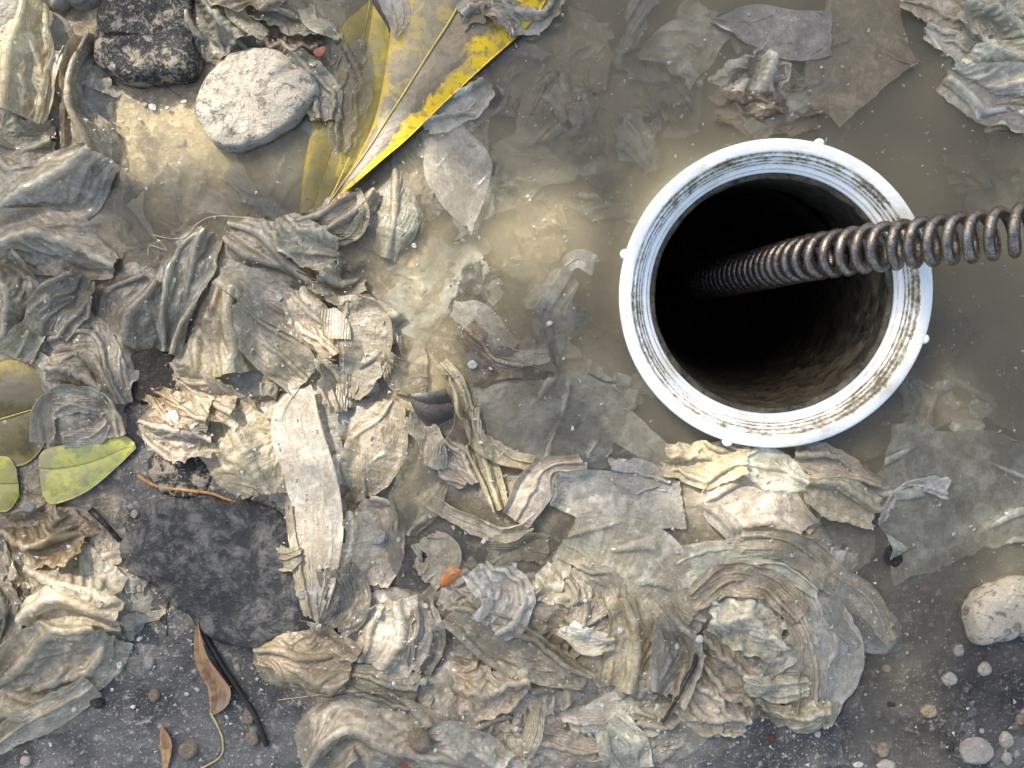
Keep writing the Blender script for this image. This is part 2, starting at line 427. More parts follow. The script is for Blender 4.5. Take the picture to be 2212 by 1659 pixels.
# ------------------------------------------------------------------ height map that later layers rest on
HX0, HY0, HN, HM = -235.0, -180.0, 470, 360
hxx, hyy = np.meshgrid(HX0 + np.arange(HN) + .5, HY0 + np.arange(HM) + .5, indexing='ij')
hpx = hxx / (S * 1000) + 1106; hpy = 829.5 - hyy / (S * 1000)
H_ground = ground_h(hpx, hpy)
mo = mound_h(hpx, hpy)
relief = 3.0 * (ridge(hpx / 75 + 1.2 * fbm(hpx / 70, hpy / 70, 31), hpy / 75 + 1.2 * fbm(hpx / 70, hpy / 70, 41), 5, 3) - .55) + 1.2 * fbm(hpx / 20, hpy / 20, 77, 3)
H_mound = np.maximum(H_ground, -4) + mo + relief * np.clip(mo / 3, 0, 1)
H = np.where(mo > .05, np.maximum(H_mound, H_ground), H_ground).astype(F)
HS = H
def support():
    """what a sheet bridges: the height map widened and smoothed"""
    global HS
    D = H
    for k in range(2):
        Pd = np.pad(D, 1, 'edge'); D = np.maximum(np.maximum(Pd[:-2, 1:-1], Pd[2:, 1:-1]), np.maximum(np.maximum(Pd[1:-1, :-2], Pd[1:-1, 2:]), D))
    for k in range(3):
        Pd = np.pad(D, 1, 'edge'); D = (Pd[:-2, 1:-1] + Pd[2:, 1:-1] + Pd[1:-1, :-2] + Pd[1:-1, 2:] + 2 * D) / 6
    HS = D.astype(F)
def rest_at(x, y):
    i = np.clip((x - HX0).astype(np.int32), 0, HN - 1); j = np.clip((y - HY0).astype(np.int32), 0, HM - 1)
    return HS[i, j]
def floor_at(x, y):
    i = np.clip((x - HX0).astype(np.int32), 0, HN - 1); j = np.clip((y - HY0).astype(np.int32), 0, HM - 1)
    return H[i, j]

# colours that the tissue has taken up, by place; cream also paints in sunlit spots
TINT = {'cream': (.56, .50, .41), 'tan': (.53, .465, .365), 'grey': (.46, .42, .34), 'dgrey': (.35, .32, .26), 'pale': (.68, .66, .59), 'slate': (.52, .52, .475),
        'brown': (.32, .25, .18), 'white': (.78, .775, .74), 'olive': (.34, .31, .23), 'green': (.55, .515, .44), 'sand': (.44, .37, .27)}
PAL = [(130,200,'tan'),(60,330,'grey'),(150,440,'grey'),(40,620,'grey'),(200,800,'grey'),(180,920,'tan'),(520,60,'grey'),(640,120,'brown'),(700,180,'grey'),
(300,650,'grey'),(420,560,'olive'),(600,560,'grey'),(560,720,'grey'),(480,820,'tan'),(410,930,'cream'),(560,970,'cream'),(690,950,'green'),(790,730,'cream'),(740,470,'grey'),
(690,1200,'green'),(980,1000,'tan'),(1140,1060,'tan'),(1620,1080,'cream'),(1780,1050,'tan'),(1350,1200,'grey'),(1600,1300,'pale'),(1750,1400,'pale'),(1560,1500,'grey'),
(1080,1330,'grey'),(1250,1300,'tan'),(1350,1420,'grey'),(1150,1450,'tan'),(850,1370,'green'),(820,1490,'dgrey'),(1000,1600,'tan'),(1280,1580,'grey'),(760,1590,'tan'),
(200,1290,'tan'),(120,1400,'sand'),(110,1150,'brown'),(40,1300,'olive'),(640,1420,'sand'),(2150,80,'pale')]
def pal(px, py):
    num = 0; den = 0
    for x, y, k in PAL:
        wgt = np.exp(-((px - x) ** 2 + (py - y) ** 2) / (2 * 70.0 ** 2)) + 1e-9
        num = num + np.asarray(wgt)[..., None] * np.array(TINT[k]); den = den + wgt
    return num / np.asarray(den)[..., None]

# mass of pulped paper under the sheets
mk = mo > .15
q = gridq(HN, HM); q = q[mk.ravel()[q].any(1)]
ids, inv = np.unique(q, return_inverse=True)
Vm = np.stack([hxx, hyy, np.where(mk, H_mound, np.minimum(H_mound, H_ground - 1.0))], -1).reshape(-1, 3)[ids] / 1000
tm = pal(hpx.ravel()[ids], hpy.ravel()[ids]) * .8
me = make_mesh('tissue_pulp', Vm, inv.reshape(-1, 4), True, Vm[:, :2] * 1000, tm)
tag(link('tissue_pulp', me, M_TIS), 'matted grey brown pulp of dissolved paper under the wipes', 'paper pulp', kind='stuff')

# ------------------------------------------------------------------ crumpling: sheets larger than their footprint buckle into folds
def proj(P, sa, sb, RL, k):
    a = P[sa]; b = P[sb]; dd = b - a
    L = np.sqrt((dd * dd).sum(-1)) + 1e-6
    c = ((k * .5) * (1 - RL / L))[..., None] * dd
    a += c; b -= c
def resample(P, n2, m2):
    def ax(P, axis, k):
        P = np.moveaxis(P, axis, 0); n = P.shape[0]
        t = np.linspace(0, n - 1, k); i = np.clip(np.floor(t).astype(int), 0, n - 2)
        f = (t - i).reshape((-1,) + (1,) * (P.ndim - 1)).astype(F)
        p0 = P[np.clip(i - 1, 0, n - 1)]; p1 = P[i]; p2 = P[i + 1]; p3 = P[np.clip(i + 2, 0, n - 1)]
        r = .5 * (2 * p1 + (p2 - p0) * f + (2 * p0 - 5 * p1 + 4 * p2 - p3) * f * f + (3 * p1 - p0 - 3 * p2 + p3) * f ** 3)
        return np.moveaxis(r, 0, axis)
    return ax(ax(P, 1, n2), 2, m2).astype(F)
def relax(P, T, RU, RV, zmin, iters, kxy, g, kb):
    A = slice(None); s_ = slice; n, m = P.shape[1:3]
    RD = np.sqrt((.5 * (RU[:, :, 1:] + RU[:, :, :-1])) ** 2 + (.5 * (RV[:, 1:] + RV[:, :-1])) ** 2)
    RU2 = RU[:, :-1] + RU[:, 1:]; RV2 = RV[:, :, :-1] + RV[:, :, 1:]
    V = np.zeros_like(P)
    for it in range(iters):
        P0 = P.copy(); P += V * .7
        P[..., 2] -= g
        P[..., :2] += kxy * (T[..., :2] - P[..., :2])
        for o in (0, 1):
            e = (n - o) // 2
            proj(P, (A, s_(o, o + 2 * e - 1, 2)), (A, s_(o + 1, o + 2 * e, 2)), RU[:, o:o + 2 * e - 1:2], 1.)
            e = (m - o) // 2
            proj(P, (A, A, s_(o, o + 2 * e - 1, 2)), (A, A, s_(o + 1, o + 2 * e, 2)), RV[:, :, o:o + 2 * e - 1:2], 1.)
        proj(P, (A, s_(0, -1), s_(0, -1)), (A, s_(1, None), s_(1, None)), RD, .15)
        proj(P, (A, s_(1, None), s_(0, -1)), (A, s_(0, -1), s_(1, None)), RD, .15)
        proj(P, (A, s_(0, -2)), (A, s_(2, None)), RU2, kb)
        proj(P, (A, A, s_(0, -2)), (A, A, s_(2, None)), RV2, kb)
        if n > 20:
            proj(P, (A, s_(0, -4)), (A, s_(4, None)), RU2[:, :-2] + RU2[:, 2:], kb * .35)
            proj(P, (A, A, s_(0, -4)), (A, A, s_(4, None)), RV2[:, :, :-2] + RV2[:, :, 2:], kb * .35)
        fl = np.maximum(rest_at(P[..., 0], P[..., 1]), zmin)
        np.maximum(P[..., 2], fl, out=P[..., 2])
        P[..., 2] = np.minimum(P[..., 2], fl + 12)
        V = np.clip(P - P0, -.3, .3)
    return P
def crumple(T, eu, ev, pinch, zmin, amp, levels, seed):
    P = None
    support()
    for li, (n, m, it, kb) in enumerate(levels):
        Tc = resample(T, n, m)
        RU = np.sqrt((np.diff(Tc[..., :2], axis=1) ** 2).sum(-1)); RV = np.sqrt((np.diff(Tc[..., :2], axis=2) ** 2).sum(-1))
        loc = RV.sum(2, keepdims=True)
        tgt = loc + pinch[:, None, None] * (loc.max(1, keepdims=True) - loc)
        RU = (RU * eu[:, None, None]).astype(F); RV = (RV * (tgt / np.maximum(loc, 1e-4)) * ev[:, None, None]).astype(F)
        uu, vv = np.meshgrid(np.linspace(0, 1, n), np.linspace(0, 1, m), indexing='ij')
        if P is None:
            P = Tc.copy(); P[..., 2] = np.maximum(rest_at(P[..., 0], P[..., 1]), zmin)
            for b in range(len(P)): P[b, ..., 2] += amp[b] * vnoise(uu * 2.5 + 7 * b, vv * 6 + 3, seed + b)
        else:
            P = resample(P, n, m)
            for b in range(len(P)): P[b, ..., 2] += .10 * min(1, amp[b]) * vnoise(uu * 9 + 7 * b, vv * 14 + 3, seed + b + 50 * li)
        P = relax(np.ascontiguousarray(P), Tc, RU, RV, zmin, it, .02, .006, kb)
    return P
def footprint(pts, n, m, rag, seed):
    C = crom([(PX(x), PY(y), ww * S * 1000 / 2) for x, y, ww in pts], n)
    t = np.gradient(C[:, :2], axis=0); t /= np.linalg.norm(t, axis=1)[:, None] + 1e-9
    nn = np.stack([-t[:, 1], t[:, 0]], 1)
    v = np.linspace(-1, 1, m); u = np.linspace(0, 1, n)
    Ltot = np.linalg.norm(np.diff(C[:, :2], axis=0), axis=1).sum()
    lw = np.maximum(C[:, 2], .4)
    el = 1 + 0 * u; er = 1 + 0 * u
    rg = rag * S * 1000
    el = lw + rg * (2.4 * fbm(u * Ltot / 9, 0 * u + 3.3, seed) + 1.6 * fbm(u * Ltot / 2.2, 0 * u + 1.3, seed + 5))
    er = lw + rg * (2.4 * fbm(u * Ltot / 9, 0 * u + 8.3, seed + 9) + 1.6 * fbm(u * Ltot / 2.2, 0 * u + 6.3, seed + 4))
    el = el + np.minimum(rg, lw * .5) * 3.0 * fbm(u * Ltot / 24, 0 * u + .3, seed + 41, 2) * 1.6; er = er + np.minimum(rg, lw * .5) * 3.0 * fbm(u * Ltot / 24, 0 * u + 2.3, seed + 43, 2) * 1.6
    el = np.maximum(el, .3); er = np.maximum(er, .3)
    wdt = np.where(v[None] < 0, el[:, None], er[:, None]) * v[None]
    P = C[:, None, :2] + nn[:, None] * wdt[..., None]
    wm = C[:, 2].mean() * 2
    e0 = rg * 2.6 * fbm(v * wm / 9, 0 * v + .7, seed + 21) + rg * 1.4 * fbm(v * wm / 2.2, 0 * v, seed + 2); e1 = rg * 2.6 * fbm(v * wm / 9, 0 * v + 4.7, seed + 31) + rg * 1.4 * fbm(v * wm / 2.2, 0 * v, seed + 3)
    e0 = e0 + .30 * (hsh(np.array(seed), np.array(3), 5) - .5) * v * wm; e1 = e1 + .30 * (hsh(np.array(seed), np.array(4), 6) - .5) * v * wm
    k0 = np.clip(1 - u / .12, 0, 1); k1 = np.clip(1 - (1 - u) / .12, 0, 1)
    off = -k0[:, None] * e0[None] + k1[:, None] * e1[None]
    P = P + t[:, None] * off[..., None]
    return np.concatenate([P, np.zeros((n, m, 1))], -1).astype(F), Ltot, wm
def quad_patch(c, n, m, rag, seed):
    """four corners (survey units) -> a torn patch"""
    c = np.array([(PX(a), PY(b)) for a, b in c]); u = np.linspace(0, 1, n)[:, None, None]; v = np.linspace(0, 1, m)[None, :, None]
    P = (c[0] * (1 - v) + c[1] * v) * (1 - u) + (c[3] * (1 - v) + c[2] * v) * u
    q = rag * S * 1000
    w = np.maximum(np.abs(2 * u - 1), np.abs(2 * v - 1)) ** 3
    dx = 3 * fbm(P[..., 0] / 11, P[..., 1] / 11, seed) + 2 * fbm(P[..., 0] / 2.6, P[..., 1] / 2.6, seed + 3); dy = 3 * fbm(P[..., 0] / 11 + 30, P[..., 1] / 11, seed + 7) + 2 * fbm(P[..., 0] / 2.6 + 9, P[..., 1] / 2.6, seed + 9)
    P = P + q * w * np.stack([dx, dy], -1)
    return np.concatenate([P, np.zeros((n, m, 1))], -1).astype(F)
def rand_quad(x, y, L, wd):
    a = rng.uniform(0, 6.28); ca, sa = math.cos(a), math.sin(a)
    q = [(-.5, -.5), (.5, -.5), (.5, .5), (-.5, .5)]
    q = [((p + rng.uniform(-.28, .28)) * L, (r + rng.uniform(-.28, .28)) * wd) for p, r in q]
    return [(x + p * ca - r * sa, y + p * sa + r * ca) for p, r in q]
def splat(P, keep=.85):
    global H
    x = P[..., 0].ravel(); y = P[..., 1].ravel(); z = P[..., 2].ravel()
    i = ((x - HX0)).astype(int); j = ((y - HY0)).astype(int)
    ok = (i >= 1) & (i < HN - 1) & (j >= 1) & (j < HM - 1)
    i, j, z = i[ok], j[ok], z[ok]
    N = np.full_like(H, -1e3); np.maximum.at(N, (i, j), z.astype(F))
    D = np.maximum(np.maximum(N[:-2, 1:-1], N[2:, 1:-1]), np.maximum(N[1:-1, :-2], N[1:-1, 2:]))
    N[1:-1, 1:-1] = np.where(N[1:-1, 1:-1] < -900, D, N[1:-1, 1:-1])
    N = np.where(N < -900, H, N + .25)
    H = np.maximum(H, H + keep * (N - H)).astype(F)
def region(x, y):
    if y < 200 and x < 760: return 'along the top edge left of the big leaf'
    if x < 480 and y < 560: return 'round the shallow tan pool at the upper left'
    if x > 1250 and y < 960: return 'in the water near the pipe'
    if x > 1480 and y > 1150 and x + y > 3120: return 'on the wet asphalt at the lower right'
    if x > 1250: return 'in the pale heap below the pipe'
    if x > 740 and y < 1180: return 'in the muddy water at the centre'
    if x > 740: return 'in the matted heap at the bottom centre'
    if y < 1090: return 'in the big heap of wipes at the left'
    if x < 300 and y < 1480: return 'in the heap at the lower left'
    return 'on the dark asphalt at the lower left'
SHEETS = []
def W(label, tint, pts, ev=1.3, eu=1.08, z=None, mat='t', pin=.6, rag=5, amp=2.5, roll=None):
    SHEETS.append(dict(label=label, tint=tint, pts=pts, ev=ev, eu=eu, z=z, mat=mat, pin=pin, rag=rag, amp=amp, roll=roll, zf=float(z is not None and z < 1)))
# --- upper left heap
W('cream wipe standing in tall sunlit folds at the far left top corner', 'tan', [(95,22,34),(82,105,125),(60,180,150),(45,250,120)], 1.3, 1.06, pin=.8, amp=3, roll=('R',.16,2.2))
W('narrow cream strip lying slantwise on the sunlit wipe near the black lump', 'cream', [(163,122,12),(133,195,28),(90,272,26)], 1.2, 1.05, rag=3, roll=('L',.4,1.6))
W('pinched tan wipe twisting down beside the left edge of the shallow tan pool', 'tan', [(208,92,26),(182,165,36),(172,245,42),(200,310,100),(222,385,90)], 1.45, 1.06, pin=1, amp=3)
W('pale grey wipe flap at the left edge below the sunlit folds', 'grey', [(-12,300,110),(50,325,120),(125,305,70)], 1.25, 1.1)
W('broad grey wipe with long slanting folds left of the shallow tan pool', 'grey', [(238,345,60),(165,400,125),(80,450,150),(0,500,140)], 1.35, 1.05, pin=.8, amp=3)
W('grey brown wipe folded below the shallow tan pool at its left corner', 'grey', [(0,540,120),(90,525,120),(180,545,110),(255,575,60)], 1.45, 1.12, amp=3)
W('mottled wipe lump between the two stones at the top edge', 'grey', [(415,10,60),(465,60,100),(520,105,90)], 1.5, 1.3, rag=9, amp=3)
W('small curled wipe rim right of the black lump along the top edge', 'tan', [(505,15,26),(530,62,34),(580,92,24)], 1.3, 1.1, roll=('L',.4,1.8))
W('brown stained wipe wad above the pale stone', 'brown', [(560,105,60),(620,120,90),(690,115,60)], 1.5, 1.4, rag=9, amp=3)
W('dirty wipe strip behind the brown wad at the top edge', 'grey', [(580,20,70),(640,45,80),(700,60,50)], 1.5, 1.2, rag=8)
W('pale translucent wipe corner touching the olive leaf at the top edge', 'pale', [(680,5,70),(705,45,70),(735,85,20)], 1.2, 1.05, mat='f')
W('wet grey wipe draped over the right end of the pale stone', 'grey', [(640,130,40),(670,165,60),(700,215,70),(705,262,46)], 1.35, 1.1, z=3.0)
W('bumpy beige wipe patch along the top edge between lump and leaf', 'sand', [(455,-8,60),(540,0,70),(620,-5,60)], 1.4, 1.3, rag=8)
# --- round the big leaf
W('thin grey film of wipe lying over the big yellow leaf at the top edge', 'pale', [(842,-12,60),(862,40,50),(857,85,10)], 1.1, 1.05, z=3.2, mat='f', rag=3)
W('murky grey wipe hanging over the left half of the big leaf', 'dgrey', [(752,95,60),(768,185,75),(748,275,60),(735,330,30)], 1.3, 1.1, z=2.0, mat='f')
W('torn grey wipe bunched over the upper right margin of the big leaf', 'grey', [(1000,45,50),(1050,20,60),(1095,55,44),(1110,90,16)], 1.5, 1.3, z=3.5, rag=10)
W('tattered wipe fold at the top edge right of the big leaf', 'grey', [(1060,-8,60),(1110,25,80),(1175,30,50),(1205,-8,26)], 1.5, 1.25, z=1.0, rag=9)
W('whitish soaked wipe wrapped on the right margin of the big leaf', 'white', [(915,268,40),(965,235,70),(1010,215,80),(1050,180,50)], 1.25, 1.1, z=.2, mat='f', rag=8)
W('pale triangular wipe floating with its point down beside the big leaf', 'pale', [(965,275,60),(985,350,150),(1000,420,110),(1014,498,12)], 1.06, 1.03, z=-.9, mat='t', pin=0, rag=3)
W('grey sunken wipe with rounded corner right of the pale triangular one', 'slate', [(1062,325,30),(1120,322,100),(1210,325,130),(1300,340,60)], 1.08, 1.05, z=-5.5, pin=0, rag=6)
W('long sunken wipe strip at the upper centre under the murk', 'dgrey', [(1145,70,70),(1150,150,100),(1120,245,90)], 1.12, 1.05, z=-3.5, pin=.2)
W('wide sunken wipe fold at the top edge centre under the murk', 'tan', [(1215,20,80),(1260,110,120),(1285,195,50)], 1.15, 1.05, z=-4.5, pin=.3)
W('dim sunken wipe disc above and left of the pipe', 'grey', [(1290,205,60),(1345,200,110),(1410,225,50)], 1.1, 1.05, z=-7)
W('olive grey wipe with fine vertical ribs right under the tip of the big leaf', 'green', [(848,318,36),(865,385,90),(850,465,110),(822,552,90)], 1.22, 1.05, mat='c', pin=.5, rag=3, amp=2)
W('cream wipe fanned out just below the tip of the big leaf', 'tan', [(808,412,14),(768,448,60),(700,478,66),(645,488,16)], 1.5, 1.05, pin=.9, amp=3)
W('small upright wipe fold left of the ribbed wipe below the leaf', 'tan', [(775,418,14),(790,460,24),(770,505,40),(735,520,30)], 1.3, 1.05, roll=('R',.35,1.6))
# --- upper right water
W('pale leaf shaped wipe at the water surface above the pipe', 'pale', [(1545,38,14),(1630,50,84),(1715,72,108),(1795,68,90)], 1.12, 1.05, z=-.8, pin=.2, rag=4)
W('large brown tinged wipe sheet sunk in the water at the top right', 'tan', [(1868,-14,170),(1870,80,190),(1868,150,265),(1890,206,190)], 1.06, 1.04, z=-2.2, pin=0, rag=5)
W('fluffy white wipe shred just above the pipe in the water', 'white', [(1655,112,50),(1635,160,120),(1600,212,120)], 1.35, 1.3, z=-1.2, rag=14, mat='f')
W('brown sunken wipe mass directly above the pipe', 'brown', [(1555,240,60),(1650,243,90),(1775,255,50)], 1.35, 1.2, z=-4.0, rag=8)
W('glistening wipe flap at the top edge near the right corner', 'tan', [(1945,5,30),(2015,18,60),(2085,42,40)], 1.3, 1.1, z=.3)
W('wet wipe edge with bright glints left of the top right corner heap', 'pale', [(2000,66,36),(2058,92,64),(2115,112,40)], 1.35, 1.15, z=.3)
W('creased wet wipe filling the top right corner', 'pale', [(2075,25,80),(2150,55,115),(2230,85,110)], 1.45, 1.25, z=.5, rag=8, amp=3)
W('pale ragged wipe edge below the top right corner', 'pale', [(2090,112,36),(2150,130,66),(2230,146,90)], 1.4, 1.15, z=.5, rag=8)
W('broad pale wipe dipping into the water at the right edge near the top', 'pale', [(2045,165,60),(2115,195,110),(2225,225,130)], 1.2, 1.1, z=-.8, rag=7)
W('sunken wipe corner at the right edge under the top right heap', 'tan', [(2135,255,40),(2230,240,80)], 1.08, 1.05, z=-2.2)
# --- middle left
W('grey crumpled wipe at the left edge halfway up', 'grey', [(15,570,90),(45,640,100),(18,730,80)], 1.5, 1.15, amp=3)
W('narrow grey wipe fold left of the fan shaped wipe', 'grey', [(118,650,18),(92,715,52),(45,770,62)], 1.4, 1.05, pin=.9)
W('grey brown wipe creases between left edge and fan shaped wipe', 'dgrey', [(190,600,60),(150,660,90),(130,730,60)], 1.45, 1.15, amp=3)
W('rounded left lobe of grey wipe spread like a fan', 'grey', [(330,602,40),(280,660,140),(262,735,120)], 1.25, 1.05, pin=.4, amp=2.6)
W('smooth wet grey wipe hanging in two long folds right of the fan lobe', 'green', [(448,498,70),(402,585,105),(380,680,72),(372,765,20)], 1.3, 1.05, pin=.8, amp=3)
W('upper curl of the crumpled wipe rosette at the left', 'grey', [(125,748,60),(190,740,70),(238,790,60),(270,868,40)], 1.35, 1.08, roll=('L',.35,2.4), amp=3)
W('middle of the crumpled wipe rosette at the left', 'tan', [(128,800,80),(185,815,100),(235,845,60)], 1.5, 1.15, amp=3.5)
W('thick curled rim of the wipe rosette round its dark hollow', 'grey', [(115,950,46),(118,885,56),(180,858,56),(246,875,50),(268,940,46)], 1.45, 1.08, roll=('R',.32,2.6), amp=3, z=6)
W('inner tongue of wipe inside the rosette hollow', 'tan', [(150,948,36),(205,945,46),(250,915,26)], 1.3, 1.05)
W('dark grey wipe with a rounded shoulder at the upper middle of the heap', 'grey', [(492,505,56),(555,540,120),(635,600,110),(705,648,50)], 1.3, 1.05, pin=.7, amp=3)
W('small crumpled wipe knot left of the tip wipe', 'grey', [(600,478,50),(650,520,80),(720,560,70)], 1.6, 1.3, rag=8, amp=3)
W('dark crumpled wipe in the hollow below the ribbed wipe', 'dgrey', [(700,590,90),(740,620,80),(790,600,60)], 1.5, 1.2, rag=7)
W('folded wipe bundle left of the long diagonal strip', 'tan', [(505,625,60),(500,715,130),(512,810,150)], 1.55, 1.06, pin=.8, amp=3.2)
W('long flat grey wipe strip running diagonally through the heap, its upper edge turned', 'grey', [(490,592,56),(580,645,86),(660,700,70),(735,765,34)], 1.14, 1.04, pin=.3, rag=2, roll=('L',.24,2.2), z=7.0)
W('broad dark grey wipe strip under and along the long diagonal one', 'dgrey', [(525,665,60),(600,745,96),(672,822,76)], 1.16, 1.04, pin=.3, rag=2)
W('bunched cream wipe folds right of the dark diagonal strip', 'tan', [(640,640,50),(690,700,70),(745,760,60)], 1.5, 1.08, amp=3)
W('sunlit cream wipe wad holding the large white chip', 'cream', [(318,908,24),(365,930,90),(430,932,100),(470,948,46)], 1.5, 1.15, amp=3, rag=7)
W('flat sunlit cream wipe fading onto the black asphalt', 'cream', [(505,885,110),(540,975,150),(590,1062,76)], 1.14, 1.06, pin=.3, rag=8, mat='c')
W('row of little beige wipe folds in the middle of the left heap', 'tan', [(395,815,56),(455,850,80),(525,875,60)], 1.7, 1.2, amp=3)
W('beige wipe creases above the sunlit wad', 'sand', [(330,850,30),(400,880,60),(470,895,60)], 1.5, 1.25, amp=3)
W('long pale wipe hanging in straight folds below the middle of the heap', 'green', [(662,838,40),(655,905,116),(682,1010,112),(704,1110,106),(704,1220,84),(690,1330,24)], 1.05, 1.0, pin=.08, amp=1.5, roll=('R',.2,2.4), rag=3, z=10.5)
W('twisted wipe cord on the left side of the long hanging wipe', 'tan', [(640,1085,20),(645,1160,26),(662,1240,30),(682,1320,18)], 1.5, 1.04, amp=3)
W('small bent wipe loop right of the hanging wipe top', 'tan', [(692,772,26),(722,825,60),(742,885,36)], 1.5, 1.08, roll=('L',.3,2))
# --- middle
W('sunlit wipe strip with cross ribs and straight cut sides', 'cream', [(765,640,56),(788,700,112),(790,765,100),(775,825,72),(765,858,40)], 1.07, 1.12, mat='c', pin=.2, rag=2, roll=('L',.12,1.8), z=5.5)
W('pale ribbed wipe with a pointed lower end right of the hanging wipe', 'cream', [(850,865,50),(818,950,125),(798,1015,112),(790,1076,36)], 1.08, 1.06, mat='c', pin=.2, rag=3, z=2.0)
W('small bright wipe tab left of the cross ribbed strip', 'green', [(712,670,24),(735,705,48),(742,735,40)], 1.1, 1.05, rag=2)
W('yellowish wipe corner in the mud right of the cross ribbed strip', 'sand', [(830,775,24),(872,820,76),(922,822,56)], 1.15, 1.05, z=-.6)
W('small tan wipe triangle above the yellowish corner', 'sand', [(862,722,20),(895,765,62),(918,806,14)], 1.1, 1.05, z=-1.4, pin=0)
W('rope like twisted wipe running down the middle of the picture', 'tan', [(952,786,12),(986,828,22),(1004,890,34),(1030,970,46),(1056,1040,54),(1078,1100,34)], 1.7, 1.03, pin=.8, amp=3, z=1.6, rag=3, roll=('L',.3,1.8))
W('large thin greenish sheet stretched at the water surface left below the pipe', 'slate', [(1022,900,120),(1110,905,175),(1230,905,200),(1345,915,150)], 1.05, 1.04, z=-.6, pin=0, rag=10, mat='f')
W('rolled lower left edge of the large thin sheet', 'tan', [(1020,885,22),(1032,945,34),(1085,985,40),(1150,1002,22)], 1.3, 1.04, z=1.4, roll=('L',.35,2))
W('cream wipe corner folded upright at the centre', 'cream', [(1258,996,8),(1190,1006,34),(1148,1050,84),(1112,1120,56)], 1.14, 1.04, pin=.4, z=3.4, rag=2, amp=2, roll=('L',.25,2.4))
W('shell shaped brown wipe lobe left of the rope like wipe', 'tan', [(958,955,24),(985,1000,84),(1024,1042,40)], 1.35, 1.06, z=.6)
W('thick rolled wipe edge curving under the upright cream corner', 'tan', [(932,1085,30),(1000,1118,38),(1080,1150,38),(1148,1136,16)], 1.35, 1.04, z=1.6, roll=('R',.4,2.2))
W('clear whitish wipe scrap floating above the large thin sheet', 'white', [(978,664,36),(1030,690,72),(1075,722,58),(1118,744,16)], 1.06, 1.03, z=-.35, mat='f', pin=0)
W('curved thin wipe rim below the whitish floating scrap', 'pale', [(1012,700,26),(1060,752,44),(1110,776,40),(1185,768,22)], 1.1, 1.03, z=-.6, mat='f')
W('tan wipe scrap sunk in the sunlit mud cloud', 'sand', [(1012,625,26),(1035,600,56),(1050,575,20)], 1.06, 1.03, z=-1.6, pin=0)
W('brown wipe sunk under the curved thin rim', 'brown', [(1000,715,60),(1050,770,80),(1130,790,60)], 1.2, 1.06, z=-3.0)
W('pale wipe strip slanting away from the lower left of the pipe', 'pale', [(1315,890,50),(1370,935,70),(1450,1010,60)], 1.06, 1.03, z=-1.1, pin=0)
W('small pale wipe fold below the slanting strip', 'pale', [(1318,1014,36),(1380,1026,72),(1445,1042,50)], 1.2, 1.06, z=.1)
W('grey green wet sheet right of the upright cream corner', 'green', [(1192,1052,56),(1262,1062,104),(1350,1075,124),(1475,1092,96)], 1.07, 1.04, z=.2, pin=.1)
W('two clear small wipe scraps at the water surface left of the pipe', 'white', [(1225,575,30),(1250,560,40),(1285,575,50)], 1.05, 1.03, z=-.5, mat='f')
# --- below the pipe
W('yellow tinged wipe mass touching the lower left of the pipe', 'tan', [(1432,992,56),(1525,1004,96),(1608,992,56)], 1.4, 1.2, rag=7, z=.5)
W('big smooth cream wipe below the pipe', 'cream', [(1515,1085,60),(1575,1085,150),(1650,1105,150),(1720,1150,90)], 1.1, 1.05, pin=.3, z=4.0, rag=3)
W('clear creased wipe just below the pipe bottom', 'white', [(1602,1000,44),(1660,1012,84),(1736,1046,30)], 1.3, 1.1, z=2.5, mat='f')
W('brownish wipe folds below the pipe towards the grey sheet', 'tan', [(1712,988,56),(1790,1012,90),(1895,1048,36)], 1.4, 1.1, z=.6)
W('cream wipe tail with long creases right of the big smooth one', 'cream', [(1735,1050,50),(1805,1070,90),(1885,1110,60)], 1.45, 1.06, z=2.5)
W('large dark translucent sheet sunk along the right edge below the pipe', 'slate', [(2075,930,260),(2070,1030,330),(2075,1120,330),(2080,1205,290)], 1.04, 1.03, z=-1.0, pin=0, rag=12, mat='f')
W('white frayed crease standing up on the dark translucent sheet', 'white', [(1904,1122,14),(1925,1072,34),(1972,1046,40),(2045,1064,54)], 1.35, 1.05, z=.2, rag=9, mat='f', roll=('L',.3,1.5))
W('brown wipe band sunk along the lower right of the pipe', 'brown', [(1795,985,60),(1895,935,90),(1985,835,80),(2105,700,30)], 1.06, 1.03, z=-4.5, pin=0)
W('large wipe triangle with slanting grain below the centre right', 'green', [(1222,1160,80),(1320,1185,150),(1410,1235,165),(1492,1330,40)], 1.06, 1.04, mat='c', pin=.1, rag=3, z=4.0)
W('pale greenish wipe arc above the rosette at the lower right', 'pale', [(1460,1220,84),(1560,1205,80),(1660,1203,66),(1760,1262,40)], 1.12, 1.04, pin=.3, z=3.5, rag=3)
W('long cream wipe arc sweeping down to the asphalt at the right', 'cream', [(1590,1160,50),(1700,1172,70),(1795,1240,66),(1875,1300,60),(1918,1385,30)], 1.15, 1.02, pin=.6, z=2.0, roll=('R',.22,2))
W('inner wipe arc of the pale rosette', 'tan', [(1485,1285,40),(1570,1245,54),(1660,1258,60),(1725,1318,46)], 1.3, 1.05, z=4.0)
W('outer right petal of the pale wipe rosette', 'pale', [(1728,1270,46),(1775,1340,96),(1790,1425,112),(1762,1500,86),(1752,1560,50)], 1.16, 1.06, pin=.3, rag=7, z=3.0)
W('ridge fold running down inside the right petal of the rosette', 'cream', [(1690,1300,34),(1722,1370,46),(1738,1460,52),(1735,1545,60)], 1.2, 1.03, z=5.0, amp=2, roll=('L',.3,2.2))
W('translucent wipe film fading into the water right of the rosette', 'slate', [(1790,1290,90),(1870,1345,120),(1965,1410,30)], 1.06, 1.04, z=-.4, mat='f', pin=0)
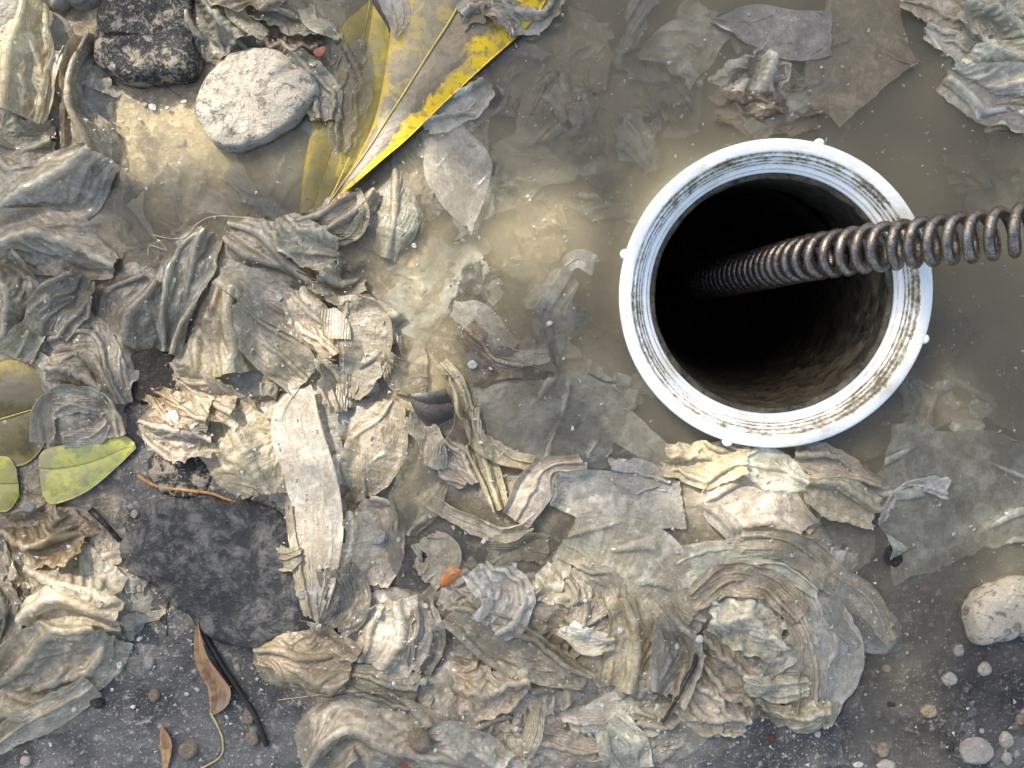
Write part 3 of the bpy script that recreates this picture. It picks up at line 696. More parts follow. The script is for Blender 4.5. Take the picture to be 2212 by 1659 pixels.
W('grey crumple at the heart of the pale rosette', 'pale', [(1525,1330,70),(1600,1340,90),(1675,1385,60)], 1.6, 1.3, rag=10, amp=3)
W('lower left crumple of the pale rosette', 'tan', [(1505,1370,60),(1560,1440,80),(1630,1485,60)], 1.5, 1.15, rag=8, amp=3)
W('small wipe tongue at the bottom of the pale rosette', 'pale', [(1600,1465,36),(1670,1480,52),(1735,1468,30)], 1.3, 1.08, rag=6, z=3.0)
W('frayed bottom hem of the pale rosette', 'grey', [(1630,1520,50),(1700,1545,60),(1775,1540,60)], 1.4, 1.25, rag=14, z=.4)
W('flat grey wipe shreds left below the rosette', 'grey', [(1490,1470,90),(1540,1530,84),(1610,1560,46)], 1.35, 1.2, rag=10)
# --- lower middle
W('pale ribbed wipe flap with a raised lower edge left of the lower middle', 'green', [(850,1292,84),(842,1360,138),(812,1430,120)], 1.2, 1.05, mat='c', pin=.3, rag=3, z=6.0, amp=2)
W('wipe fold turned down on the right of the pale ribbed flap', 'grey', [(905,1300,40),(926,1365,66),(900,1440,50)], 1.35, 1.06, z=3)
W('dark grey brown wipe band below the pale ribbed flap', 'dgrey', [(690,1470,56),(790,1472,66),(900,1492,76)], 1.3, 1.06, pin=.4)
W('large beige wipe with a brown soiled patch at the bottom edge', 'tan', [(680,1645,60),(755,1560,130),(850,1570,150),(985,1630,110)], 1.35, 1.08, rag=6, amp=3.2)
W('sandy brown wipe hump right of the thin black twig', 'sand', [(560,1402,8),(620,1392,96),(700,1410,130),(770,1425,80)], 1.3, 1.1, pin=.2, amp=2.5)
W('creased wipe with a long straight lower edge in the middle of the pulp', 'grey', [(985,1310,66),(1085,1370,100),(1180,1422,86),(1268,1458,26)], 1.25, 1.05, pin=.3, z=5.5, rag=3, roll=('R',.18,1.8))
W('grey filmy wipe below the orange flake', 'pale', [(1030,1225,60),(1095,1285,110),(1060,1345,80)], 1.25, 1.15, rag=7)
W('round bulging brown wipe under the tip of the large triangle', 'tan', [(1235,1228,60),(1285,1282,106),(1255,1345,66)], 1.2, 1.12, amp=3, z=5)
W('curled pale wipe lip below the bulging wipe', 'pale', [(1215,1352,40),(1268,1385,56),(1325,1378,26)], 1.25, 1.06, z=5.5, roll=('L',.35,2))
W('vertical wipe pleats under the large triangle', 'tan', [(1345,1280,80),(1372,1370,120),(1348,1480,100)], 1.25, 1.03, pin=.4, amp=2.5, z=3)
W('grey wipe pleats left of the pale rosette', 'grey', [(1420,1320,60),(1452,1400,96),(1428,1490,76)], 1.5, 1.05, amp=3)
W('clear pale wipe scrap with a square corner near the bottom edge', 'white', [(1255,1545,40),(1305,1530,56),(1345,1510,50)], 1.15, 1.06, z=4.5, mat='f', rag=4)
W('blue grey wipe flap at the bottom edge right of the middle', 'pale', [(1310,1545,60),(1345,1600,90),(1365,1665,80)], 1.2, 1.06, z=2.5)
W('beige wipe ridge along the bottom edge right of the middle', 'cream', [(1155,1575,46),(1230,1605,66),(1300,1612,40)], 1.35, 1.1, z=4)
W('small forked wipe curl near the bottom edge at the centre', 'cream', [(1090,1545,22),(1112,1590,34),(1130,1625,30)], 1.3, 1.04, z=5.5, roll=('L',.4,1.6))
W('pale wipe scrap right of the forked curl', 'cream', [(1165,1510,10),(1150,1560,26),(1132,1622,30)], 1.2, 1.04, z=5.5)
W('wide wipe fold along the bottom edge left of the centre', 'pale', [(905,1590,60),(985,1600,90),(1080,1650,80)], 1.35, 1.1, amp=3)
W('brownish wipe scraps above the bottom middle', 'tan', [(985,1470,50),(1060,1490,80),(1140,1470,60)], 1.5, 1.3, rag=9, amp=3)
# --- lower left
W('upper sunlit crumple of the lower left heap', 'tan', [(90,1215,90),(165,1250,140),(245,1300,110)], 1.5, 1.15, rag=7, amp=3.5)
W('stringy cream wipe ridge across the lower left heap', 'cream', [(95,1345,80),(175,1310,110),(285,1325,60)], 1.6, 1.06, rag=6, amp=3.5)
W('broad thin beige wipe at the front of the lower left heap', 'tan', [(255,1350,76),(190,1400,160),(80,1450,150),(10,1480,90)], 1.25, 1.08, pin=.4, rag=5, amp=3)
W('long wipe tail pointing to the left edge near the bottom', 'tan', [(215,1470,50),(110,1535,64),(-10,1608,34)], 1.4, 1.04, pin=.5, rag=4)
W('dirty brown wipe rubble below the yellow green leaf', 'brown', [(25,1130,60),(110,1142,96),(210,1155,70)], 1.5, 1.4, rag=9, amp=3)
W('olive wipe strips at the left edge of the lower left heap', 'olive', [(15,1250,50),(42,1310,66),(8,1390,60)], 1.5, 1.08, amp=3)
W('grey wipe tongue lying on the black slab', 'grey', [(585,1185,46),(625,1200,44),(662,1180,26)], 1.2, 1.1, z=3.5, rag=6)

W('thin murky wipe film over the sludge right of the pale ribbed wipe', 'dgrey', [(905,940,60),(925,1010,110),(900,1090,110),(870,1150,60)], 1.05, 1.02, z=-.4, mat='f', rag=8)
W('dull wipe film between the hanging wipe and the orange flake', 'tan', [(770,1090,80),(810,1160,130),(790,1250,110)], 1.08, 1.03, mat='t', rag=9)
W('purplish wipe flap left of the orange flake', 'tan', [(915,1165,50),(950,1200,90),(915,1250,70)], 1.08, 1.03, z=.3, rag=6)
W('grey wipe film above the creased straight edged wipe', 'grey', [(1050,1190,60),(1110,1180,70),(1180,1195,60)], 1.06, 1.03, z=.2, mat='f', rag=8)
W('brown soaked wipe patch under the blackish leaf', 'tan', [(880,900,50),(930,950,80),(945,1010,60)], 1.1, 1.03, z=-.5, rag=7)
W('grey film stretched from the asphalt slab to the sandy hump', 'dgrey', [(740,1215,70),(760,1290,90),(720,1340,60)], 1.1, 1.03, rag=8)

def soften(P, k):
    for _ in range(k):
        Q = P.copy()
        Q[:, 1:-1, 1:-1] = .5 * P[:, 1:-1, 1:-1] + .125 * (P[:, :-2, 1:-1] + P[:, 2:, 1:-1] + P[:, 1:-1, :-2] + P[:, 1:-1, 2:])
        P = Q
    return P
def lay_sheets():
    mask_layers = []
    coarse = np.zeros((HN // 4 + 1, HM // 4 + 1), int)
    for k, s in enumerate(SHEETS):
        if s['zf'] == 0 and s['ev'] > 1.12: wx = max(w for _, _, w in s['pts']); s['pts'] = [(x, y, max(w * 1.12, wx * .42 if wx > 45 else 0)) for x, y, w in s['pts']]
        s['T'], s['L'], s['wm'] = footprint(s['pts'], 65, 49, s['rag'], 100 + k * 7)
        i = np.clip(((s['T'][..., 0] - HX0) / 4).astype(int), 0, coarse.shape[0] - 1); j = np.clip(((s['T'][..., 1] - HY0) / 4).astype(int), 0, coarse.shape[1] - 1)
        vals = coarse[i, j].ravel(); s['layer'] = min(int(np.percentile(vals, 80)) , 5)
        coarse[i, j] = np.maximum(coarse[i, j], s['layer'] + 1)
    for lay in range(0, 7):
        B = [s for s in SHEETS if s['layer'] == lay]
        if not B: continue
        T = np.stack([s['T'] for s in B])
        g = lambda key: np.array([s[key] for s in B], F)
        zmin = np.array([(-99 if s['z'] is None else s['z']) for s in B], F)[:, None, None]
        P = crumple(T, 1 + (g('eu') - 1) * .6, 1 + (g('ev') - 1) * np.where((g('zf') > 0) & (g('ev') < 1.16), .12, 1.05), g('pin'), zmin, g('amp') * 2.2, ((11, 9, 180, .08), (28, 21, 110, .24), (56, 42, 80, .24)), 1000 + lay * 97)
        P = soften(resample(P, 111, 83), 1)
        for s, p in zip(B, P):
            splat(p)
            if s['roll']: p = roll_edge(p, *s['roll'])
            s['P'] = p
    for k, s in enumerate(SHEETS):
        p = s['P']; n, m = p.shape[:2]
        c = p.reshape(-1, 3).mean(0)
        u, v = np.meshgrid(np.linspace(0, s['L'], n), np.linspace(0, s['wm'], m), indexing='ij')
        tc = np.array(TINT[s['tint']]) * (.72 + .5 * rng.random()) * (1, 1 - .04 * rng.random(), 1 - .14 * rng.random())
        me = make_mesh('wet_wipe', (p.reshape(-1, 3) - c) / 1000, gridq(n, m), True, np.stack([u.ravel(), v.ravel()], 1), np.repeat(tc[None], n * m, 0))
        o = link('wet_wipe', me, MATS[s['mat']], None, c / 1000)
        tag(o, s['label'], 'wet wipe', 'soaked wipes and tissues heaped round the pipe')
def roll_edge(p, side, frac, r):
    """turn one long (L, R) or short (S, E) edge back over itself"""
    if side in 'SE': p = np.swapaxes(p, 0, 1)
    if side in 'LS': p = p[:, ::-1]
    m = p.shape[1]; j0 = int(m * (1 - frac))
    base = p[:, j0:j0 + 1]; tdir = p[:, j0:j0 + 1] - p[:, j0 - 6:j0 - 5]; tdir[..., 2] = 0
    tdir = tdir / (np.linalg.norm(tdir, axis=-1, keepdims=True) + 1e-6)
    sd = np.linalg.norm(np.diff(p[:, j0:], axis=1), axis=-1); sd = np.concatenate([np.zeros((len(p), 1)), np.cumsum(sd, 1)], 1)[..., None]
    rr = r * (.75 + .5 * vnoise(np.linspace(0, 5, len(p)), 0 * np.arange(len(p)), 5))[:, None, None]
    a = np.minimum(sd / rr, math.pi); over = np.maximum(sd - math.pi * rr, 0)
    fl = tdir * (rr * np.sin(a) - over)
    new = base + fl; new = np.concatenate([new[..., :2], base[..., 2:] + rr * (1 - np.cos(a)) - .12 * over], -1)
    p = np.concatenate([p[:, :j0], new.astype(F)], 1)
    if side in 'LS': p = p[:, ::-1]
    if side in 'SE': p = np.swapaxes(p, 0, 1)
    return np.ascontiguousarray(p)
# small torn scraps among the wipes
def shreds():
    N = 240
    xs, ys = [], []
    while len(xs) < N:
        x = rng.uniform(-20, 2230); y = rng.uniform(-20, 1680)
        hh = mound_h(np.array(x), np.array(y))
        if hh < 2.2: continue
        wgt = .35 + .65 * ((900 < x < 1500 and y > 1200) or (x < 330 and y > 1080) or (400 < x < 740 and y < 160) or (500 < x < 760 and 470 < y < 700))
        if rng.random() < wgt: xs.append(x); ys.append(y)
    T = []; ev = []; eu = []; cols = []
    for k in range(N):
        t = quad_patch(rand_quad(xs[k], ys[k], rng.uniform(30, 105), rng.uniform(20, 60)), 33, 25, 9, 5000 + k)
        T.append(t); ev.append(rng.uniform(1.0, 1.22)); eu.append(rng.uniform(1.0, 1.04))
        cols.append(pal(np.array(xs[k]), np.array(ys[k])) * rng.uniform(.75, 1.2))
    T = np.stack(T); ev = np.array(ev, F); eu = np.array(eu, F)
    P = crumple(T, eu, ev, np.full(N, .5, F), np.full((N, 1, 1), -99, F), np.full(N, 1.3), ((9, 7, 90, .12), (18, 14, 70, .35)), 9000)
    P = soften(resample(P, 30, 23), 2)
    splat(P, .8)
    n, m = P.shape[1:3]
    u, v = np.meshgrid(np.arange(n) * .6, np.arange(m) * .35, indexing='ij')
    q = gridq(n, m)
    for k in range(N):
        c = P[k].reshape(-1, 3).mean(0)
        uv = np.stack([u.ravel(), v.ravel()], 1) + rng.uniform(0, 90, 2)
        me = make_mesh('tissue_scrap', (P[k].reshape(-1, 3) - c) / 1000, q, True, uv, np.repeat(cols[k][None], n * m, 0))
        rg_ = region(xs[k], ys[k])
        tag(link('tissue_scrap', me, M_TIS, None, c / 1000), 'small torn tissue scrap ' + rg_, 'tissue scrap', 'torn tissue scraps ' + rg_)
shreds()


lay_sheets()

def P3(px, py, zmm):
    """a point that lies zmm above the water line, at its surveyed place (metres)"""
    k = 1 - zmm / 1000 / CAM_H
    return np.array([PX(px) / 1000 * k, PY(py) / 1000 * k, zmm / 1000])

# ragged tissue lying sunken in the murk, one drifting mass
def sunken():
    A = [(1080,60),(1180,190),(1330,60),(1400,130),(1480,200),(1450,60),(1600,180),(1700,230),(1800,260),(1240,260),(1340,300),(1430,330),(1100,420),(1180,470),(1290,420),(1040,560),(1130,600),(1230,660),(1180,730),(1270,770),(1330,820),
         (1080,830),(1150,870),(1260,850),(1290,960),(1350,1000),(1000,640),(960,560),(930,700),(1040,200),(1010,300),(2140,330),(2190,420),(2050,760),(1980,900),(2120,860),(900,480),(1500,950),(560,400),(300,470),(640,360),(430,470)]
    T = []; Z = []; cols = []
    for k, (x, y) in enumerate(A * 2):
        x += rng.uniform(-45, 45); y += rng.uniform(-45, 45)
        if math.hypot(x - RC[0], y - RC[1]) < 385: continue
        t = quad_patch(rand_quad(x, y, rng.uniform(70, 180), rng.uniform(50, 130)), 33, 25, 14, 7000 + k)
        T.append(t); Z.append(-rng.uniform(2.2, 9)); cols.append(np.array(TINT[['slate', 'grey', 'pale', 'sand', 'slate'][k % 5]]) * rng.uniform(.6, 1.1))
    N = len(T); T = np.stack(T)
    P = crumple(T, np.full(N, 1.02, F), rng.uniform(1.0, 1.15, N).astype(F), np.full(N, .3, F), np.array(Z, F)[:, None, None], np.full(N, 1.5), ((9, 7, 80, .12), (18, 14, 60, .3)), 9500)
    P = resample(P, 36, 28); n, m = P.shape[1:3]
    for b_ in range(N): P[b_, ..., 2] += 3.5 * fbm(P[b_, ..., 0] / 22, P[b_, ..., 1] / 22, b_, 2) 
    P[..., 2] = np.minimum(P[..., 2], -1.2)
    u, v = np.meshgrid(np.arange(n) * .8, np.arange(m) * .5, indexing='ij')
    uv = np.tile(np.stack([u.ravel(), v.ravel()], 1), (N, 1)) + np.repeat(rng.uniform(0, 90, (N, 2)), n * m, 0)
    me = make_mesh('sunken_tissue', P.reshape(-1, 3) / 1000, np.concatenate([gridq(n, m, k * n * m) for k in range(N)]), True, uv, np.repeat(np.array(cols), n * m, 0))
    tag(link('sunken_tissue', me, M_FILM), 'ragged soaked tissue drifting under the murky water', 'sunken tissue', kind='stuff')
sunken()

# ------------------------------------------------------------------ plastic cleanout pipe
def pvc_material():
    m, nt, p, out = new_mat('stained_white_plastic'); b = NB(nt)
    obc = b.n('ShaderNodeTexCoord').outputs['Object']
    dirt = b.n('ShaderNodeAttribute', attribute_name='tint').outputs['Color']
    sep = b.n('ShaderNodeSeparateColor'); b.l(dirt, sep.inputs[0])
    n1 = b.noise(obc, 190, 5, .7); n2 = b.noise(obc, 60, 4, .6); n3 = b.noise(obc, 620, 3, .6)
    base = b.mix(b.ramp(n2, .50, .64), (.84, .86, .86), (.70, .67, .57))
    base = b.mix(b.math('MULTIPLY', b.ramp(n3, .66, .74), .6), base, (.40, .35, .26))
    k = b.math('ADD', sep.outputs[0], b.math('MULTIPLY', b.math('SUBTRACT', n1, .5), 1.3), True)
    n5 = b.noise(obc, 26, 3, .6)
    k = b.math('MULTIPLY', k, b.math('GREATER_THAN', sep.outputs[0], .02)); k = b.math('MULTIPLY', k, b.math('ADD', .15, b.math('MULTIPLY', n5, 1.75)))
    grime = b.mix(b.ramp(n3, .4, .65), (.16, .135, .095), (.60, .56, .42))
    c = b.mix(b.ramp(k, .42, .62), base, grime)
    c = b.mix(b.math('MULTIPLY', b.ramp(k, .74, .95), .6), c, (.05, .042, .032))
    b.l(c, p.inputs['Base Color']); p.inputs['Roughness'].default_value = .38
    b.l(b.bump(b.math('ADD', n1, b.math('MULTIPLY', k, .6)), .0007, .5), p.inputs['Normal'])
    p.inputs['Subsurface Weight'].default_value = 0
    return m
M_PVC = pvc_material()
def grime_material():
    m, nt, p, out = new_mat('slimy_pipe_wall'); b = NB(nt)
    obc = b.n('ShaderNodeTexCoord').outputs['Object']
    n = b.noise(b.mapping(obc, (1, 1, .8)), 160, 5, .7); n2 = b.noise(obc, 500, 3, .6); n3 = b.noise(obc, 40, 3, .6)
    c = b.mix(b.ramp(n, .35, .7), (.022, .02, .015), (.15, .135, .10))
    c = b.mix(b.math('MULTIPLY', b.ramp(n2, .64, .72), .5), c, (.30, .27, .20))
    c = b.mix(b.math('MULTIPLY', b.ramp(n3, .55, .7), .5), c, (.012, .008, .014))
    b.l(c, p.inputs['Base Color']); p.inputs['Roughness'].default_value = .55; p.inputs['Specular IOR Level'].default_value = .25
    b.l(b.bump(n, .0015, .7), p.inputs['Normal'])
    return m
M_SLIME = grime_material()
pipe_axis = Vector((-.085, -.125, 1)).normalized()
pipe_o = empty('drain_pipe', PIPE, 'white plastic drain pipe mouth with a dirty threaded rim standing in the puddle', 'pipe')
pipe_o.rotation_euler = pipe_axis.to_track_quat('Z', 'Y').to_euler()
def lathe(name, prof, mat, seg=160, wob=0.0, flip=False, parent=pipe_o):
    """prof: (radius mm, height mm, dirt 0-1)"""
    pr = np.asarray(prof, float); n = len(pr)
    th = np.linspace(0, 2 * math.pi, seg, endpoint=False)
    wv = 1 + wob * (vnoise(np.cos(th) * 6 + 9, np.sin(th) * 6 + 9, 3) - .5)
    V = np.stack([pr[:, None, 0] * np.cos(th) * wv, pr[:, None, 0] * np.sin(th) * wv, pr[:, None, 1] + 0 * th], -1).reshape(-1, 3) / 1000
    i = np.arange(n * seg).reshape(n, seg); j = np.roll(i, -1, 1)
    Q = np.stack([i[:-1], j[:-1], j[1:], i[1:]], -1).reshape(-1, 4)
    if flip: Q = Q[:, ::-1]
    me = make_mesh(name, V, Q, True, None, np.repeat(np.repeat(pr[:, 2:3], seg, 0), 3, 1))
    return link(name, me, mat, parent)
lathe('collar', [(59.4,-60,0),(59.6,-6,0),(60.1,-3.0,0),(60.1,-1.3,0),(59.8,-.45,.0),(59.2,-.05,.0),(57.6,.12,.05),(56.2,.12,.16),(55.4,.0,.34),(55.0,-.5,.55),(54.7,-1.5,.72),(54.3,-1.9,.55),(53.6,-2.0,.42)], M_PVC)
lathe('thread', [(53.6,-2.1,.5),(53.2,-3.2,.78),(52.7,-3.6,.5),(52.4,-3.7,.30),(52.1,-4.8,.7),(51.6,-5.3,.35),(51.3,-5.5,.3),(51.1,-6.8,.74),(50.7,-7.3,.3),(50.3,-7.5,.0),(49.6,-7.6,.0),(49.2,-7.9,.0),(49.0,-8.9,.55),(48.7,-9.2,.0),(48.2,-9.4,.0),(47.9,-9.7,.1),(47.7,-10.6,.35)], M_PVC)
lathe('inner_wall', [(47.7,-10.7,0),(46.9,-11.2,0),(45.9,-11.6,0),(45.5,-13,0),(46.2,-15,0),(46.3,-30,0),(46.2,-60,0),(46.2,-120,0),(46.2,-260,0),(46.2,-480,0),(.5,-482,0)], M_SLIME, wob=.012)
def dome(name, r, h, mat, parent, loc, seg=14, rings=6):
    a = np.linspace(0, math.pi / 2, rings); th = np.linspace(0, 2 * math.pi, seg, endpoint=False)
    V = [np.stack([r * np.cos(th), r * np.sin(th), 0 * th - h * 2], -1)]
    for k in a[:-1]: V.append(np.stack([r * math.cos(k) ** .7 * np.cos(th), r * math.cos(k) ** .7 * np.sin(th), 0 * th + h * math.sin(k)], -1))
    V = np.concatenate(V + [np.array([[0, 0, h]])]); n = rings
    i = np.arange(n * seg).reshape(n, seg); j = np.roll(i, -1, 1)
    Q = np.stack([i[:-1], j[:-1], j[1:], i[1:]], -1).reshape(-1, 4)
    Tt = np.concatenate([Q[:, [0, 1, 2]], Q[:, [0, 2, 3]], np.stack([i[-1], j[-1], np.full(seg, n * seg)], -1)])
    me = make_mesh(name, V / 1000, Tt, True, None, np.zeros((len(V), 3)))
    return link(name, me, mat, parent, Vector(loc) / 1000)
for ang in (109, 198.5, 288, 18):
    dome('lug', 2.3 - .5 * (ang % 7) / 7, 1.3 + .08 * (ang % 5), M_PVC, pipe_o, (60.0 * math.cos(R(ang)), 60.0 * math.sin(R(ang)), -1.9))

# ------------------------------------------------------------------ drain cleaning cable: an open steel coil
def cable_material():
    m, nt, p, out = new_mat('rusty_worn_steel'); b = NB(nt)
    pos = b.n('ShaderNodeNewGeometry').outputs['Position']
    n1 = b.noise(pos, 150, 5, .65); n2 = b.noise(pos, 520, 4, .7)
    c = b.mix(b.ramp(n1, .4, .62), (.25, .235, .22), (.19, .15, .12))
    c = b.mix(b.math('MULTIPLY', b.ramp(n2, .5, .62), .7), c, (.07, .055, .045))
    c = b.mix(b.math('MULTIPLY', b.ramp(n2, .36, .30), .45), c, (.42, .37, .31))
    b.l(c, p.inputs['Base Color'])
    p.inputs['Metallic'].default_value = .8
    rr = b.n('ShaderNodeMapRange', i_1=.35, i_2=.65, i_3=.18, i_4=.42); b.l(n2, rr.inputs[0]); b.l(rr.outputs[0], p.inputs['Roughness'])
    b.l(b.bump(n2, .0004, .8), p.inputs['Normal'])
    return m
M_CABLE = cable_material()
CA = [(2420,456,70),(2300,479,66),(2210,496,61),(2100,512,50),(1960,527,33),(1893,535,24),(1748,557,-3),(1640,582,-50),(1540,604,-112),(1498,613,-165),(1482,617,-240),(1478,619,-380)]
def build_cable():
    ctr = np.array([P3(*c) for c in CA])
    t = crom(np.c_[ctr, ], 400)
    # arc length
    sl = np.r_[0, np.cumsum(np.linalg.norm(np.diff(t, axis=0), axis=1))]
    step = .00035; s = np.arange(0, sl[-1], step)
    C = np.stack([np.interp(s, sl, t[:, k]) for k in range(3)], 1)
    T = np.gradient(C, axis=0); T /= np.linalg.norm(T, axis=1)[:, None]
    up = np.array([0, 0, 1.0]); A = np.cross(T, np.array([0, 1.0, 0])); A /= np.linalg.norm(A, axis=1)[:, None]; B = np.cross(T, A)
    pitch = np.interp(s, [0, .12, .2, .5], [.0073, .0068, .0062, .0056])
    ph = np.cumsum(2 * math.pi * step / pitch)
    rad = .0097 - 0.0021
    # sample the helix finely
    k = np.linspace(0, len(s) - 1, int(ph[-1] / (2 * math.pi) * 26)); ii = lambda a: np.stack([np.interp(k, np.arange(len(s)), a[:, q]) for q in range(3)], 1)
    p_ = np.interp(k, np.arange(len(s)), ph)[:, None]
    H_ = ii(C) + rad * (np.cos(p_) * ii(A) - np.sin(p_) * ii(B))
    base = P3(1893, 535, 24)
    me = tube_mesh('drain_cable', H_ - base, 0.0021, 9)
    o = link('drain_cable', me, M_CABLE, None, base)
    tag(o, 'rusty open coil drain cleaning cable reaching into the pipe from the right', 'cable')
build_cable()

# ------------------------------------------------------------------ stones
def stone(name, label, outline, h, mat, z=None, cat='stone', rough=.9, group=None, flat=.55, seed=1, top=1.0):
    o = np.array(outline, float); cx, cyy = o.mean(0)
    xs, ys = PX(o[:, 0]), PY(o[:, 1]); mx, my = PX(cx), PY(cyy)
    ang = np.arctan2(ys - my, xs - mx); r = np.hypot(xs - mx, ys - my); k = np.argsort(ang)
    big = r.max() > 14
    seg, nr = (96, 34) if big else (15, 6)
    th = np.linspace(-math.pi, math.pi, seg, endpoint=False)
    rr = np.interp(th, np.r_[ang[k] - 2 * math.pi, ang[k], ang[k] + 2 * math.pi], np.tile(r[k], 3))
    t = np.linspace(0, 1, nr)
    prof_r = np.r_[1 - t * .0, ] * 0 + np.cos(t * math.pi / 2) ** flat; prof_z = np.sin(t * math.pi / 2) ** top
    # outline, then over the top; a skirt goes down into the ground
    Rr = np.concatenate([[.86], prof_r[:-1]]); Zz = np.concatenate([[-.7], prof_z[:-1]])
    X = rr[None] * Rr[:, None] * np.cos(th); Y = rr[None] * Rr[:, None] * np.sin(th); Z = h * Zz[:, None] + 0 * X
    sc_ = max(3.0, r.mean() * .5)
    dn = rough * r.mean() * .12 * (fbm((X + mx) / sc_, (Y + my) / sc_, seed, 4) + .8 * fbm(Z / sc_ + seed, np.arctan2(Y, X) * 1.5, seed + 3, 3))
    Z = Z + dn * np.clip(Zz, 0, 1)[:, None] * 1.5
    gg = 1 + .5 * dn / max(r.mean(), 1e-3); X = X * gg; Y = Y * gg
    z0 = floor_at(np.array(mx), np.array(my)) if z is None else z
    kk = 1 - (z0 + h * .5) / 1000 / CAM_H
    n = len(Rr)
    V = np.concatenate([np.stack([X, Y, Z], -1).reshape(-1, 3), [[0, 0, Z[-1].mean() + .01 * h]], [[0, 0, -.7 * h]]])
    i = np.arange(n * seg).reshape(n, seg); j = np.roll(i, -1, 1)
    Q = np.stack([i[:-1], j[:-1], j[1:], i[1:]], -1).reshape(-1, 4)
    Tt = np.concatenate([Q[:, [0, 1, 2]], Q[:, [0, 2, 3]], np.stack([i[-1], j[-1], np.full(seg, n * seg)], -1), np.stack([j[0], i[0], np.full(seg, n * seg + 1)], -1)])
    me = make_mesh(name, V / 1000, Tt, bool(big))
    ob = link(name, me, mat, None, (mx * kk / 1000, my * kk / 1000, z0 / 1000))
    return tag(ob, label, cat, group)
stone('asphalt_lump', 'black tar coated lump with sandy speckles at the top edge', [(213,60),(222,10),(245,-40),(330,-50),(400,-30),(425,30),(420,95),(432,135),(415,165),(370,172),(318,180),(275,178),(235,160),(213,140)], 15, M_ASPH, -2, seed=3, flat=.3, top=.6, rough=1.3)
stone('limestone_piece', 'pale speckled flat stone half in the shallow tan pool', [(420,238),(436,196),(468,150),(505,118),(560,108),(625,120),(682,160),(690,205),(655,246),(600,292),(560,312),(500,324),(468,318),(440,285)], 11, M_LIME, -4, seed=5, flat=.15, top=.5, rough=1.5)
stone('limestone_block', 'large whitish stone cut by the right edge near the bottom', [(2088,1315),(2110,1280),(2160,1262),(2230,1250),(2290,1270),(2300,1350),(2240,1375),(2190,1368),(2140,1385),(2108,1395),(2094,1360)], 16, M_LIME, -4, seed=8, flat=.3, top=.7)
stone('concrete_piece', 'grey gritty stone at the far left top corner', [(-40,-30),(60,-30),(62,20),(40,60),(20,95),(-10,110),(-50,60)], 9, M_PEB, 2, seed=9)
stone('concrete_edge', 'pale crumbly stone along the top edge beside the black lump', [(55,-50),(215,-50),(225,-12),(200,10),(150,8),(100,12),(60,5)], 10, M_LIME, 2, seed=12)
stone('asphalt_slab', 'large dark asphalt piece in the lower left between the wipes', [(258,1185),(300,1130),(330,1085),(420,1075),(500,1085),(600,1100),(655,1180),(668,1260),(702,1345),(640,1362),(600,1372),(560,1400),(520,1392),(440,1362),(420,1330),(360,1290),(330,1255),(280,1235)], 8, M_SLAB, -1.5, seed=15, flat=.12, rough=.8, top=.3)
stone('dark_hollow_patch', 'dark patch standing in for the hollow of wet ground right of the wipe rosette', [(262,790),(300,760),(350,755),(390,775),(385,830),(340,865),(290,870),(272,840)], 4, M_DARK, -1.5, seed=18, flat=.15, top=.4, rough=1.6)  # low dark mound put in for a dark hollow of wet ground
stone('tar_stone', 'black speckled lump under the flat sunlit cream wipe', [(325,985),(370,955),(420,965),(460,1010),(450,1060),(400,1075),(345,1060),(318,1020)], 5, M_ASPH, 0, seed=22, flat=.2, top=.5, rough=1.6)
stone('dark_pebble', 'dark brown lump at the water line right of the long cream arc', [(1912,1200),(1925,1178),(1945,1190),(1952,1215),(1935,1228),(1915,1222)], 2.2, M_DARK, -2.2, seed=25, rough=2.5)

